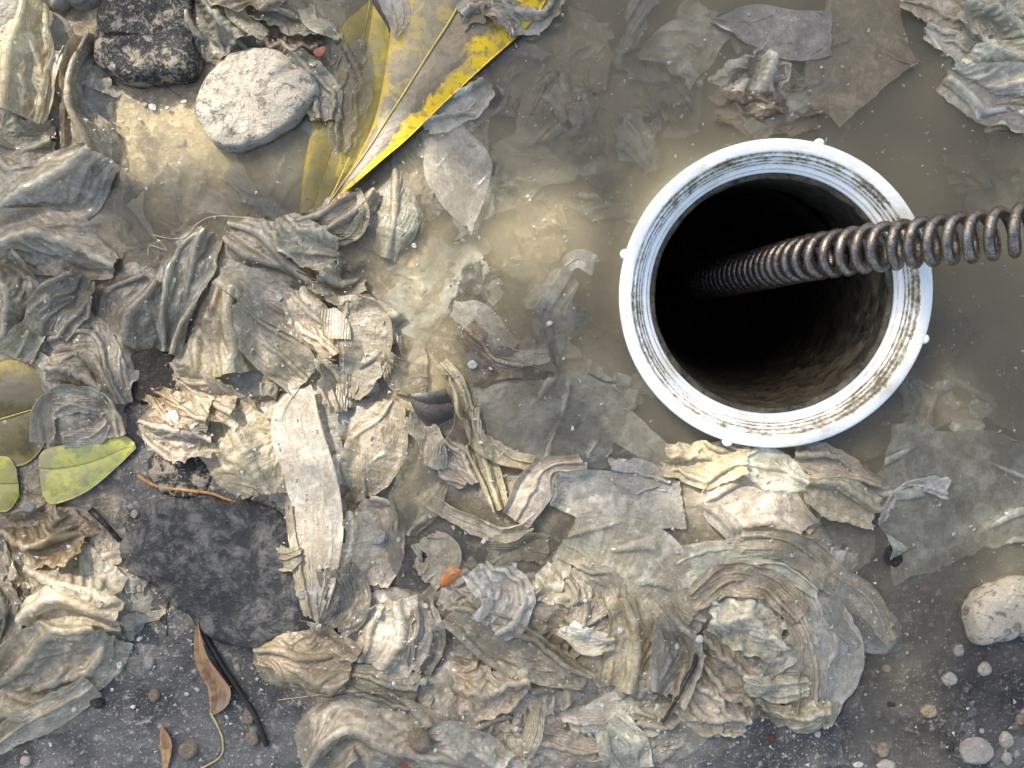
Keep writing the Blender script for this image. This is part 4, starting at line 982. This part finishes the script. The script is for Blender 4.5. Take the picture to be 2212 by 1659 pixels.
PEBS = [('limestone_pebble','large speckled white pebble near the bottom right corner',2111,1624,76,64,M_WPEB),('limestone_pebble','white pebble right above the large speckled one, at its right',2174,1600,34,42,M_WPEB),
('limestone_pebble','small white pebble right of the large speckled one, lowest of the corner',2176,1640,24,30,M_WPEB),('limestone_pebble','pale pebble just left of the big whitish stone at the right',2071,1404,30,34,M_PEB),
('gravel_stone','pale pebble with a dark pit below the big whitish stone',2129,1446,32,36,M_WPEB),('gravel_stone','grey pebble half sunk left of the pitted one',2051,1468,36,34,M_PEB),
('gravel_stone','tan rough gravel piece near the bottom right, alone on the asphalt',2009,1538,40,32,M_TAN),('gravel_stone','tall tan gravel piece above the white one at the bottom edge',1907,1618,28,42,M_TAN),
('gravel_stone','white gravel piece cut by the bottom edge right of the middle',1914,1653,44,26,M_WPEB),('gravel_stone','thin white chip beside the gravel piece at the bottom edge',1854,1652,24,12,M_WHITE),
('gravel_stone','long white stone sliver under the pale rosette',1552,1574,22,48,M_WPEB),('gravel_stone','white little stone on the asphalt right of the long sliver',1767,1586,16,17,M_WHITE),
('gravel_stone','flat whitish chip on the asphalt right of the rosette',1916,1444,20,18,M_WPEB),('gravel_stone','small pale chip between rosette and flat whitish chip',1844,1459,12,12,M_WPEB),
('gravel_stone','small light pebble above the large speckled pebble',2122,1579,13,12,M_WPEB),('gravel_stone','small dark grey pebble left of the large speckled pebble',2054,1614,18,20,M_DARK),
('gravel_stone','brown gravel piece at the right edge near the bottom',2206,1556,24,28,M_TAN),('gravel_stone','tan flake on the wet asphalt left of the big whitish stone',2002,1272,26,18,M_TAN),
('gravel_stone','rust coloured grain on the asphalt at the bottom',1666,1596,20,18,M_RUST),('gravel_stone','black grain on the wet asphalt right of the rosette',1926,1523,24,14,M_DARK),
('gravel_stone','pointed grey pebble on the asphalt at the lower left',320,1430,26,42,M_PEB),('gravel_stone','flat light chip left of the pointed grey pebble',257,1438,14,18,M_WHITE),
('gravel_stone','tan pebble with a dark shadow below the pointed grey one',333,1502,26,34,M_TAN),('gravel_stone','pale oval pebble at the bottom left corner',55,1644,26,24,M_WPEB),
('gravel_stone','dark gravel lump under the long wipe tail',208,1519,34,24,M_DARK),('gravel_stone','pale brown gravel block at the bottom edge left of the curved stem',405,1622,46,44,M_TAN),
('gravel_stone','tan gravel piece beside the lower end of the black twig',537,1548,30,44,M_TAN),('gravel_stone','tan gravel piece at the bottom below the black twig',545,1598,36,34,M_TAN),
('gravel_stone','white oval chip on the black slab near the hanging wipe',650,1283,24,26,M_WPEB),('gravel_stone','round grey pebble right under the yellow green leaf at the left edge',62,1097,34,24,M_PEB),
('gravel_stone','small grey pebble in the rubble below the leaves',63,1196,18,20,M_WPEB),('gravel_stone','pinkish grain stuck on the black lump',230,85,20,18,M_TAN),
('gravel_stone','large white chip lying on the sunlit cream wad',373,901,30,34,M_WHITE),('gravel_stone','white chip floating at the centre of the picture',1020,788,25,20,M_WHITE),
('gravel_stone','long white grain on the black slab above the orange twig end',290,1111,18,22,M_WPEB),('gravel_stone','pebble in the dark rubble right of the brown leaf',512,1443,14,22,M_WPEB),
('gravel_stone','round grey white pebble in the pulp at the lower middle',915,1474,18,20,M_WPEB),('gravel_stone','brown seed stuck on the big yellow leaf',863,117,13,13,M_TAN),
('gravel_stone','tan lump in the shallow tan pool below the pale stone',390,307,30,24,M_WPEB),('gravel_stone','pale flat crumb in the shallow tan pool near the leaf',608,372,22,18,M_WPEB),
('gravel_stone','grey blue pebble on the wipe right of the hanging wipe',815,1162,42,36,M_PEB)]
for k, (nm, lb, x, y, sx, sy, mt) in enumerate(PEBS):
    na = 9; th = np.linspace(0, 2 * math.pi, na, endpoint=False) + rng.uniform(0, 1)
    rr = rng.uniform(.8, 1.1, na)
    outl = [(x + sx / 2 * rr[q] * math.cos(th[q]), y + sy / 2 * rr[q] * math.sin(th[q])) for q in range(na)]
    fl = float(floor_at(np.array(PX(x)), np.array(PY(y))))
    hh = min(sx, sy) * .1853 * .42
    if mt is M_WHITE: hh *= .6
    z = fl - hh * .15
    if fl < -1.2: z = max(z, -hh * .55) if lb.startswith('white chip') else z
    stone(nm, lb, outl, max(hh, .5), mt, z, 'pebble' if 'pebble' in nm or 'pebble' in lb else 'chip' if 'chip' in lb else 'gravel', 1.9, None, .4, 40 + k)

# little white chips of paper and shell scattered everywhere
CH = [(603,643,15),(377,605,11),(417,921,13),(12,913,12),(862,1166,13),(1045,1169,15),(1113,1221,13),(825,1239,12),(817,1326,16),(919,1308,12),(1096,1304,12),(1218,1360,16),(1340,1362,14),(1135,1493,13),
(1462,1396,14),(1115,1573,12),(1300,1524,11),(1273,1586,9),(1264,1298,9),(850,1476,9),(1543,1303,15),(1511,1379,18),(1549,1534,16),(1237,926,13),(915,895,8),(1027,905,9),(1039,955,10),(1217,775,8),(1060,796,10),
(313,225,13),(330,232,17),(362,233,11),(397,220,15),(302,258,9),(97,67,9),(192,333,12),(895,530,13),(630,1306,13),(302,1379,13),(498,1174,9),(377,1208,10),(490,1549,12),(403,1499,11),(425,1489,11),(287,1527,11),
(243,1489,9),(20,1531,16),(110,1608,12),(160,1533,12),(141,351,9),(240,350,8),(316,408,8),(274,365,8),(350,395,7),(1040,1225,8),(980,1140,9),(1187,698,14),(690,1225,9),(770,1110,8),(640,905,8),(1710,1200,9),(1830,1185,8),(1790,1176,8),(2060,1155,9),
(1890,1260,7),(1960,1370,8),(1985,1300,7),(1870,1500,7),(1960,1410,7),(2150,1340,7),(1850,1550,7),(1700,1580,7),(2090,1530,7),(1210,1480,9),(1000,1550,9),(940,1620,9),(900,1560,8),(700,1560,10),(660,1620,8),(210,1370,8),(90,1260,10),(150,1180,9),(40,1205,8)]
chip_me = []
for v in range(6):
    na = 7; th = np.linspace(0, 2 * math.pi, na, endpoint=False); r1 = rng.uniform(.55, 1.05, na)
    low = np.stack([r1 * np.cos(th), r1 * np.sin(th), 0 * th], -1); hi = low * np.array([.82, .82, 0]) + np.array([0, 0, 1.0]) * rng.uniform(.28, .5, (na, 1))
    V = np.concatenate([low, hi, [[0, 0, .45]], [[0, 0, -.1]]]); i = np.arange(na); j = (i + 1) % na
    T3 = np.concatenate([np.stack([i, j, j + na], -1), np.stack([i, j + na, i + na], -1), np.stack([i + na, j + na, np.full(na, 2 * na)], -1), np.stack([j, i, np.full(na, 2 * na + 1)], -1)])
    me = make_mesh('white_chip', V, T3, False); me.materials.append(M_WHITE); chip_me.append(me)
for k, (x, y, s) in enumerate(CH):
    fl = float(floor_at(np.array(PX(x)), np.array(PY(y))))
    fl = -.25 if fl < -.3 else fl + 1.1
    p = P3(x, y, fl)
    o = link('white_chip', chip_me[k % 6], None, None, p)
    q = s * S * .62; o.scale = (q, q * rng.uniform(.7, 1), q * .8); o.rotation_euler = (rng.uniform(-.3, .3), rng.uniform(-.3, .3), rng.uniform(0, 6.28))
    tag(o, 'tiny white chip ' + region(x, y), 'chip', 'tiny white chips ' + region(x, y))

# specks of grit and paper dust, uncountable
def specks():
    N = 5200; V = []; Q = []; c = 0
    px = rng.uniform(-10, 2222, N); py = rng.uniform(-10, 1669, N)
    tets = np.array([[1, 0, 0], [-.5, .85, 0], [-.5, -.85, 0], [0, 0, .7]])
    for x, y in zip(px, py):
        X_, Y_ = float(PX(x)), float(PY(y))
        if math.hypot(X_ - PIPE.x * 1000, Y_ - PIPE.y * 1000) < 62: continue
        f0 = float(floor_at(np.array(X_), np.array(Y_)))
        wet = f0 < -.3
        if wet and rng.random() < .35: continue
        s = .30 + .75 * rng.random() ** 3
        a = rng.uniform(0, 6.28); ca, sa = math.cos(a), math.sin(a)
        t = tets * np.array([s * rng.uniform(.8, 1.8), s * rng.uniform(.5, 1), s])
        t = np.stack([t[:, 0] * ca - t[:, 1] * sa, t[:, 0] * sa + t[:, 1] * ca, t[:, 2]], 1)
        V.append(t + np.array([X_, Y_, (-.12 - 1.5 * rng.random() ** 2) if wet else f0 + .6])); Q.append(np.array([[0, 1, 3], [1, 2, 3], [2, 0, 3], [2, 1, 0]]) + c); c += 4
    me = make_mesh('grit_specks', np.concatenate(V) / 1000, np.concatenate(Q), False)
    tag(link('grit_specks', me, M_WHITE), 'pale dust and grit strewn over wipes, water and asphalt', 'grit', kind='stuff')
specks()

# ------------------------------------------------------------------ leaves
def leaf_material(name, body, edge, dark, pale, edge_at=.5, edge_w=.2, blot=.5, rough=.38, veins=True):
    """uv: x along the leaf 0-1, y from -1 (left margin) over 0 (midrib) to 1 (right margin)"""
    m, nt, p, out = new_mat(name); b = NB(nt)
    pos = b.n('ShaderNodeNewGeometry').outputs['Position']
    uv = b.n('ShaderNodeUVMap').outputs[0]; sx = b.n('ShaderNodeSeparateXYZ'); b.l(uv, sx.inputs[0])
    n1 = b.noise(pos, 70, 6, .65, dist=.6); n2 = b.noise(pos, 330, 4, .65); n3 = b.noise(pos, 35, 3, .5)
    e = b.math('ADD', sx.outputs[1], b.math('MULTIPLY', b.math('SUBTRACT', n1, .5), edge_w * 4))
    c = b.mix(b.ramp(n3, .42, .58), body, dark)
    c = b.mix(b.math('MULTIPLY', b.ramp(n1, .49, .54), blot), c, pale)
    c = b.mix(b.ramp(e, edge_at - .07, edge_at + .06), c, edge)
    c = b.mix(b.math('MULTIPLY', b.ramp(n2, .52, .60), .5), c, dark)
    mud = b.noise(pos, 48, 5, .65, dist=.5)
    c = b.mix(b.math('MULTIPLY', b.ramp(mud, .52, .62), .55), c, (.22, .19, .14))
    b.l(c, p.inputs['Base Color']); p.inputs['Roughness'].default_value = rough
    h = n2
    if veins:
        v1 = b.math('ADD', b.math('MULTIPLY', sx.outputs[0], 16.0), b.math('MULTIPLY', b.math('ABSOLUTE', sx.outputs[1]), 2.2))
        v2 = b.math('PINGPONG', v1, .5); vv = b.ramp(v2, .0, .05, (1, 1, 1, 1), (0, 0, 0, 1))
        c2 = b.mix(b.math('MULTIPLY', vv, .10), c, pale); b.l(c2, p.inputs['Base Color'])
        h = b.math('ADD', b.math('MULTIPLY', n2, .8), b.math('MULTIPLY', vv, .08))
    b.l(b.bump(h, .0005, .6), p.inputs['Normal'])
    return m
M_LEAF = leaf_material('yellow_brown_leaf', (.12, .095, .06), (.72, .48, .012), (.06, .055, .035), (.26, .19, .10), .60, .26, .35)
M_LEAFL = leaf_material('grey_tan_leaf_half', (.34, .27, .155), (.45, .32, .04), (.16, .15, .11), (.48, .36, .10), .72, .3, .6)
M_OLIVE = leaf_material('olive_yellow_leaf', (.38, .30, .025), (.50, .38, .02), (.16, .14, .03), (.40, .28, .03), .8, .2, .3)
M_DOLIVE = leaf_material('soaked_olive_leaf', (.15, .115, .025), (.22, .17, .02), (.07, .06, .02), (.20, .16, .05), .85, .2, .3)
M_YG = leaf_material('yellow_green_leaf', (.52, .50, .10), (.50, .47, .16), (.20, .25, .10), (.58, .54, .12), .8, .2, .5, .45, False)
M_GREENT = leaf_material('yellow_leaf_tip', (.42, .42, .04), (.45, .42, .05), (.18, .22, .03), (.5, .46, .06), .9, .2, .4, .45, False)
M_DRY = leaf_material('dry_brown_leaf', (.27, .15, .07), (.34, .20, .10), (.11, .06, .03), (.44, .28, .15), .7, .3, .5, .5, False)
M_BLK = leaf_material('rotten_black_leaf', (.020, .018, .015), (.035, .03, .022), (.01, .01, .01), (.05, .045, .035), .8, .2, .3, .4)
M_RIB = simple('pale_leaf_rib', (.52, .42, .13), .45, .25, 200)
M_RIBG = simple('straw_stem', (.48, .38, .17), .45, .3, 300)
def leaf(name, label, left, rib, right, zl, zr, zc, mat, matl=None, cat='leaf', rib_r=.45, ribmat=None, wav=.5, seed=2, parts=True):
    """left/right margin and midrib polylines in survey units; heights in mm above water per side (start, end)"""
    n, m = 72, 22
    A, B, C = (crom([(PX(x), PY(y), 0) for x, y in q], n) for q in (left, rib, right))
    def lerp(z): return np.interp(np.linspace(0, 1, n), np.linspace(0, 1, len(z)), z)
    A[:, 2], B[:, 2], C[:, 2] = lerp(zl), lerp(zc), lerp(zr)
    for q in (A, B, C): q[:, :2] *= (1 - q[:, 2:] / 1000 / CAM_H)
    t = np.linspace(0, 1, m)[None, :, None]
    def half(U, V, sgn):
        bul = np.sin(t * math.pi) * .06 * np.linalg.norm((V - U)[:, :2], axis=1)[:, None, None]
        G_ = U[:, None] * (1 - t) + V[:, None] * t
        G_[..., 2] += bul[..., 0] + wav * fbm(G_[..., 0] / 14, G_[..., 1] / 14, seed, 3) * t[..., 0] * 2
        return G_
    Hl, Hr = half(B, A, -1), half(B, C, 1)
    org = B[n // 2].copy()
    u = np.repeat(np.linspace(0, 1, n)[:, None], m, 1)
    root = empty(name, org / 1000, label, cat)
    for G_, s, mt in ((Hl, -1, matl or mat), (Hr, 1, mat)):
        q = gridq(n, m)
        if s < 0: q = q[:, ::-1]
        V = (G_ - org).reshape(-1, 3) / 1000
        Vb = V - np.array([0, 0, .0003]); N_ = n * m
        i = np.arange(N_).reshape(n, m); rim = np.concatenate([i[:, 0], i[-1, 1:], i[::-1, -1][1:], i[0, ::-1][1:]])
        side = np.stack([rim[:-1], rim[1:], rim[1:] + N_, rim[:-1] + N_], -1)
        uvv = np.stack([u.ravel(), (s * np.repeat(t[0, :, 0][None], n, 0)).ravel() if s > 0 else np.repeat(t[0, :, 0][None], n, 0).ravel()], 1)
        me = make_mesh('blade', np.concatenate([V, Vb]), np.concatenate([q, q[:, ::-1] + N_, side]), True, np.concatenate([uvv, uvv]))
        link('blade', me, mt, root)
    if rib_r:
        rp = (B - org) / 1000; rp[:, 2] += .0003
        link('midrib', tube_mesh('midrib', rp, np.linspace(rib_r, rib_r * .4, n) / 1000, 7), ribmat or M_RIB, root)
    return root
leaf('olive_leaf', 'olive yellow leaf lying half under water below the big yellow leaf', [(778,18),(738,58),(712,120),(684,215),(668,300),(655,375),(648,462)], [(800,0),(785,80),(760,180),(735,260),(710,340),(690,400),(672,462)], [(838,60),(852,120),(850,200),(830,270),(800,340),(750,400),(700,462)],
     [-1.0,-1.2,-1.6,-1.2], [.2,-.2,-.5], [-.5,-.8,-.8], M_OLIVE, rib_r=0.3)
leaf('yellow_leaf', 'big pointed leaf, brown with a bright yellow right margin, at the top', [(880,-30),(850,30),(838,110),(825,190),(805,270),(772,340),(735,400),(706,444)], [(1012,-30),(975,40),(930,110),(880,190),(835,260),(790,330),(742,395),(706,444)], [(1200,-30),(1142,55),(1060,130),(960,222),(880,300),(830,342),(765,398),(706,444)],
     [1.6,1.2,1.2,2.0,6.0], [2.2,2.0,2.6,4.6,7.5], [2.6,2.2,2.4,4.0,7.5], M_LEAF, M_LEAFL, rib_r=.55, seed=4)
leaf('soaked_leaf', 'dark olive soaked leaf with a pale rib at the left edge', [(-20,790),(20,775),(60,785),(95,815),(118,860)], [(-20,911),(20,900),(60,888),(90,880),(120,868)], [(-20,1000),(20,1008),(60,1000),(95,960),(122,885)], [1.5,1.8,1.5], [1.5,1.6,1.5], [1.2,1.4,1.8], M_DOLIVE, rib_r=.4)
leaf('yellow_green_leaf', 'mottled yellow green leaf end with a rounded margin at the left', [(84,985),(100,970),(150,958),(210,948),(262,940),(290,955)], [(84,1010),(120,1012),(170,1005),(220,990),(260,972),(292,962)], [(92,1070),(108,1088),(140,1083),(190,1060),(240,1020),(294,968)], [3.2,4.0,4.2], [3.6,4.6,4.0], [3.8,4.6,4.4], M_YG, rib_r=0, seed=9)
leaf('leaf_tip', 'bright yellow green leaf tip cut by the left edge', [(-30,985),(0,985),(22,990),(36,1015)], [(-30,1045),(0,1045),(20,1045),(40,1045)], [(-30,1105),(0,1106),(22,1100),(42,1070)], [2.2,2.4], [2.2,2.4], [2.6,2.6], M_GREENT, rib_r=0, seed=11)
dry = leaf('dry_leaf', 'curled dry brown leaf with a long thin stem at the lower left', [(426,1344),(420,1385),(421,1425),(434,1460),(448,1485),(452,1515),(455,1545)], [(427,1344),(428,1385),(434,1425),(450,1460),(466,1490),(468,1520),(458,1545)], [(428,1344),(437,1385),(452,1425),(478,1460),(498,1492),(490,1525),(461,1545)], [6,5,3.5,3,2.5], [6.5,7,7.5,6,3], [6,4.5,3.5,3,2.5], M_DRY, rib_r=0, seed=13)
leaf('black_leaf', 'small rotten blackish leaf at the centre left of the rope like wipe', [(882,852),(905,848),(935,846),(962,838)], [(882,853),(910,868),(940,872),(975,868)], [(884,860),(902,900),(935,924),(978,905)], [-.3,.6,.4], [.2,.5,.5], [0,.8,.6], M_BLK, rib_r=0.2, ribmat=M_BLK, seed=15)
leaf('brown_leaf', 'tiny folded brown leaf at the bottom left on the asphalt', [(347,1572),(345,1600),(348,1630),(352,1660)], [(350,1568),(356,1595),(360,1630),(356,1662)], [(352,1572),(366,1592),(371,1615),(362,1660)], [2.5,3,2.5], [4,5,3], [2.5,3.2,2.5], M_DRY, rib_r=0, seed=17)
leaf('orange_flake', 'orange brown flake floating in the pulp below the centre', [(949,1262),(955,1240),(975,1225),(992,1228)], [(949,1264),(965,1250),(982,1240),(997,1231)], [(952,1268),(972,1262),(988,1248),(998,1234)], [.5,.7,.5], [.5,.7,.5], [.8,1.2,.8], M_FLAKE, rib_r=0, cat='flake', seed=19)

# ------------------------------------------------------------------ twigs, stems, hairs
def strand(name, label, cat, pts, r0, r1, mat, z=None, n=60, wob=.4, seg=6, seed=0):
    c = crom([(x, y, 0) for x, y in pts], n)
    zz = np.array([floor_at(np.array(PX(a)), np.array(PY(b_))) for a, b_ in c[:, :2]]) if z is None else np.interp(np.linspace(0, 1, n), np.linspace(0, 1, len(z)), z)
    zz = np.maximum(zz, -.2) if z is None else zz
    if z is None:
        k = np.ones(9) / 9; zz = np.maximum(np.convolve(np.pad(zz, 4, 'edge'), k, 'valid'), zz - .3)
    wx = wob * 8 * fbm(np.linspace(0, 9, n), np.zeros(n), seed); wy = wob * 8 * fbm(np.linspace(0, 9, n), np.zeros(n) + 5, seed + 1)
    P = np.array([P3(a + q1, b_ + q2, h_ + r0) for (a, b_), h_, q1, q2 in zip(c[:, :2], zz, wx, wy)])
    o0 = P[n // 2]
    rad = np.linspace(r0, r1, n) * (1 + .5 * wob * fbm(np.linspace(0, 14, n), np.zeros(n) + 2, seed + 2) * 2) / 1000
    return tag(link(name, tube_mesh(name, P - o0, np.maximum(rad, .00006), seg), mat, None, o0), label, cat)
strand('black_twig', 'thick black wet twig running down beside the curled dry leaf', 'twig', [(415,1320),(455,1395),(500,1470),(550,1545),(575,1610)], 1.5, 1.0, M_TWIG, seg=9, seed=3)
strand('orange_twig', 'thin orange brown twig on the black slab below the sunlit wipe', 'twig', [(298,1028),(340,1050),(400,1058),(450,1065),(510,1085),(588,1110)], 1.0, .35, M_OTWIG, seg=8, seed=5)
st_ = strand('stem', None, None, [(455,1540),(470,1568),(481,1600),(476,1635),(430,1662)], .5, .3, M_RIBG, wob=.1, seed=7)
st_.location = st_.location - dry.location; st_.parent = dry
strand('straw_needle', 'straight pale needle crossing the tip of the big leaf', 'needle', [(708,442),(730,395),(755,340)], .35, .25, M_RIBG, z=[8.5,8.0,6.5], wob=.05, seed=9)
strand('black_root', 'wrinkled black root strip at the bottom right of the pulp', 'root', [(1505,1415),(1490,1455),(1462,1510),(1428,1562)], 1.0, .6, M_TWIG, seg=8, wob=1, seed=11)
strand('dark_stick', 'short black stick between the rubble and the black slab', 'stick', [(195,1100),(225,1130),(260,1170)], 1.3, .9, M_TWIG, seg=8, seed=13)
strand('dark_thread', 'short dark thread hanging at the edge of the black slab', 'thread', [(363,1300),(359,1330),(361,1375)], .35, .15, M_TWIG, wob=.2, seed=15)
HAIRS = [('reddish hair stretched from the black lump to the pale stone',[(320,130),(345,170),(390,210),(450,248)],M_HAIR),('long pale fibre arching over the shallow tan pool above the grey wipes',[(330,508),(395,515),(430,480),(475,466),(560,474)],M_PALEHAIR),
('dark hair lying across the hollow below the ribbed wipe',[(640,585),(690,608),(740,630),(805,640)],M_HAIR),('dark hair at the left edge across the grey wipe',[(-5,361),(40,362),(92,360)],M_HAIR),
('pale fibre looping beside the left end of the pool',[(320,552),(325,530),(360,540),(330,508)],M_PALEHAIR),('brown hair on the pale rosette near its bottom',[(1668,1468),(1685,1455),(1720,1453)],M_HAIR),
('white fibre curving beside the blackish leaf',[(948,985),(955,960),(975,930),(985,890)],M_PALEHAIR),('pale fibre standing near the bottom edge at the centre',[(1130,1515),(1134,1540),(1133,1560)],M_PALEHAIR),
('thin straw fibre below the sandy brown wipe hump',[(600,1512),(660,1505),(730,1494)],M_PALEHAIR),('hair on the murky grey wipe left of the big leaf',[(768,180),(762,230),(752,275)],M_HAIR)]
for k, (lb, pts, mt) in enumerate(HAIRS):
    strand('hair' if 'hair' in lb else 'fibre', lb, 'hair' if 'hair' in lb else 'fibre', pts, .22 if mt is M_HAIR else .26, .12, mt, wob=.3, seg=5, seed=30 + k)
# red scraps
stone('red_scrap', 'small red scrap on the soiled wipe at the bottom edge', [(862,1640),(890,1632),(905,1642),(895,1662),(868,1664)], 1.0, M_RED, None, 'scrap', 2.2, None, .5, 61)
stone('red_crumb', 'orange red crumb in the brown wad above the pale stone', [(676,112),(690,103),(703,100),(699,116),(688,124)], 0.5, M_RED, None, 'crumb', 2.5, None, .5, 63)
stone('soil_clod', 'brown crumbly clod of dirt on the soiled wipe at the bottom edge', [(885,1585),(905,1575),(925,1590),(930,1615),(905,1625),(885,1610)], 3.0, M_TAN, None, 'clod', 1.5, None, .5, 65)

# ------------------------------------------------------------------ unseen tree overhead, its leaf gaps laid out to drop the sun patches
def branch():
    bark = simple('grey_bark', (.16, .12, .09), .8, .4, 60)
    m, nt, p, out = new_mat('green_leaves'); b = NB(nt)
    p.inputs['Base Color'].default_value = (.06, .10, .03, 1); p.inputs['Roughness'].default_value = .5
    hgt = 1.5; u = d / d.z
    lit = [(105,130,95,130),(190,330,50,70),(345,260,120,120),(545,215,105,75),(485,955,185,105),(690,920,110,110),(790,735,70,115),(880,810,70,55),(930,640,110,90),(1130,470,120,80),
           (200,1290,125,75),(1600,1080,140,90),(1110,1060,60,70),(850,960,55,95),(870,430,60,90),(700,1200,60,100),(640,1420,70,60),(1240,1290,60,60),(860,1370,60,60)]
    rg = np.random.default_rng(5)
    V = []; Q = []; c = 0; tips = []
    base = np.array([[0, 0, 0], [.22, .28, .02], [.5, .36, .03], [.78, .26, .02], [1, 0, -.03], [.78, -.26, .02], [.5, -.36, .03], [.22, -.28, .02]])
    f = np.array([[0, 1, 2, 7], [7, 2, 3, 6], [6, 3, 4, 5]])
    f = np.array([[0, 1, 7, 7], [7, 1, 2, 6], [6, 2, 3, 5], [5, 3, 4, 4]])
    for k in range(4300):
        x = rg.uniform(-450, 2700); y = rg.uniform(-450, 2150); z = hgt + rg.uniform(-.10, .16)
        L = rg.uniform(.015, .026)
        if any(((x - a) / (e + 30)) ** 2 + ((y - bb) / (g + 30)) ** 2 < 1 for a, bb, e, g in lit): continue
        g0 = np.array([PX(x) / 1000, PY(y) / 1000, 0.0]) + np.array(u) * z
        a = rg.uniform(0, 6.28); tl = rg.uniform(-.5, .5); rl = rg.uniform(-.6, .6)
        M = Matrix.Rotation(a, 3, 'Z') @ Matrix.Rotation(tl, 3, 'Y') @ Matrix.Rotation(rl, 3, 'X')
        V.append((base * L - np.array([L / 2, 0, 0])) @ np.array(M).T + g0); Q.append(f + c); c += 8
        if k % 60 == 0: tips.append(g0)
    ctr = np.array([0, 0, 0]) + np.array(u) * hgt
    root = empty('tree_branch', ctr + np.array([-.9, .9, .5]), 'leafy tree branch hanging over the puddle, out of the picture', 'branch')
    VV = np.concatenate(V) - np.array(root.location); QQ = np.concatenate(Q)
    T3 = np.concatenate([QQ[:, [0, 1, 2]], QQ[:, [0, 2, 3]]]); T3 = T3[(T3[:, 1] != T3[:, 2]) & (T3[:, 0] != T3[:, 2])]
    fo = link('foliage', make_mesh('foliage', VV, T3, False), m, root); fo['kind'] = 'stuff'
    o_ = np.array(root.location)
    link('limb', tube_mesh('limb', np.array([[0, 0, 0], ctr + [-.75, .75, .4] - o_, ctr + [-.58, .58, .3] - o_, ctr + [-.45, .45, .2] - o_]), np.array([.025, .02, .014, .006]), 8), bark, root)
branch()
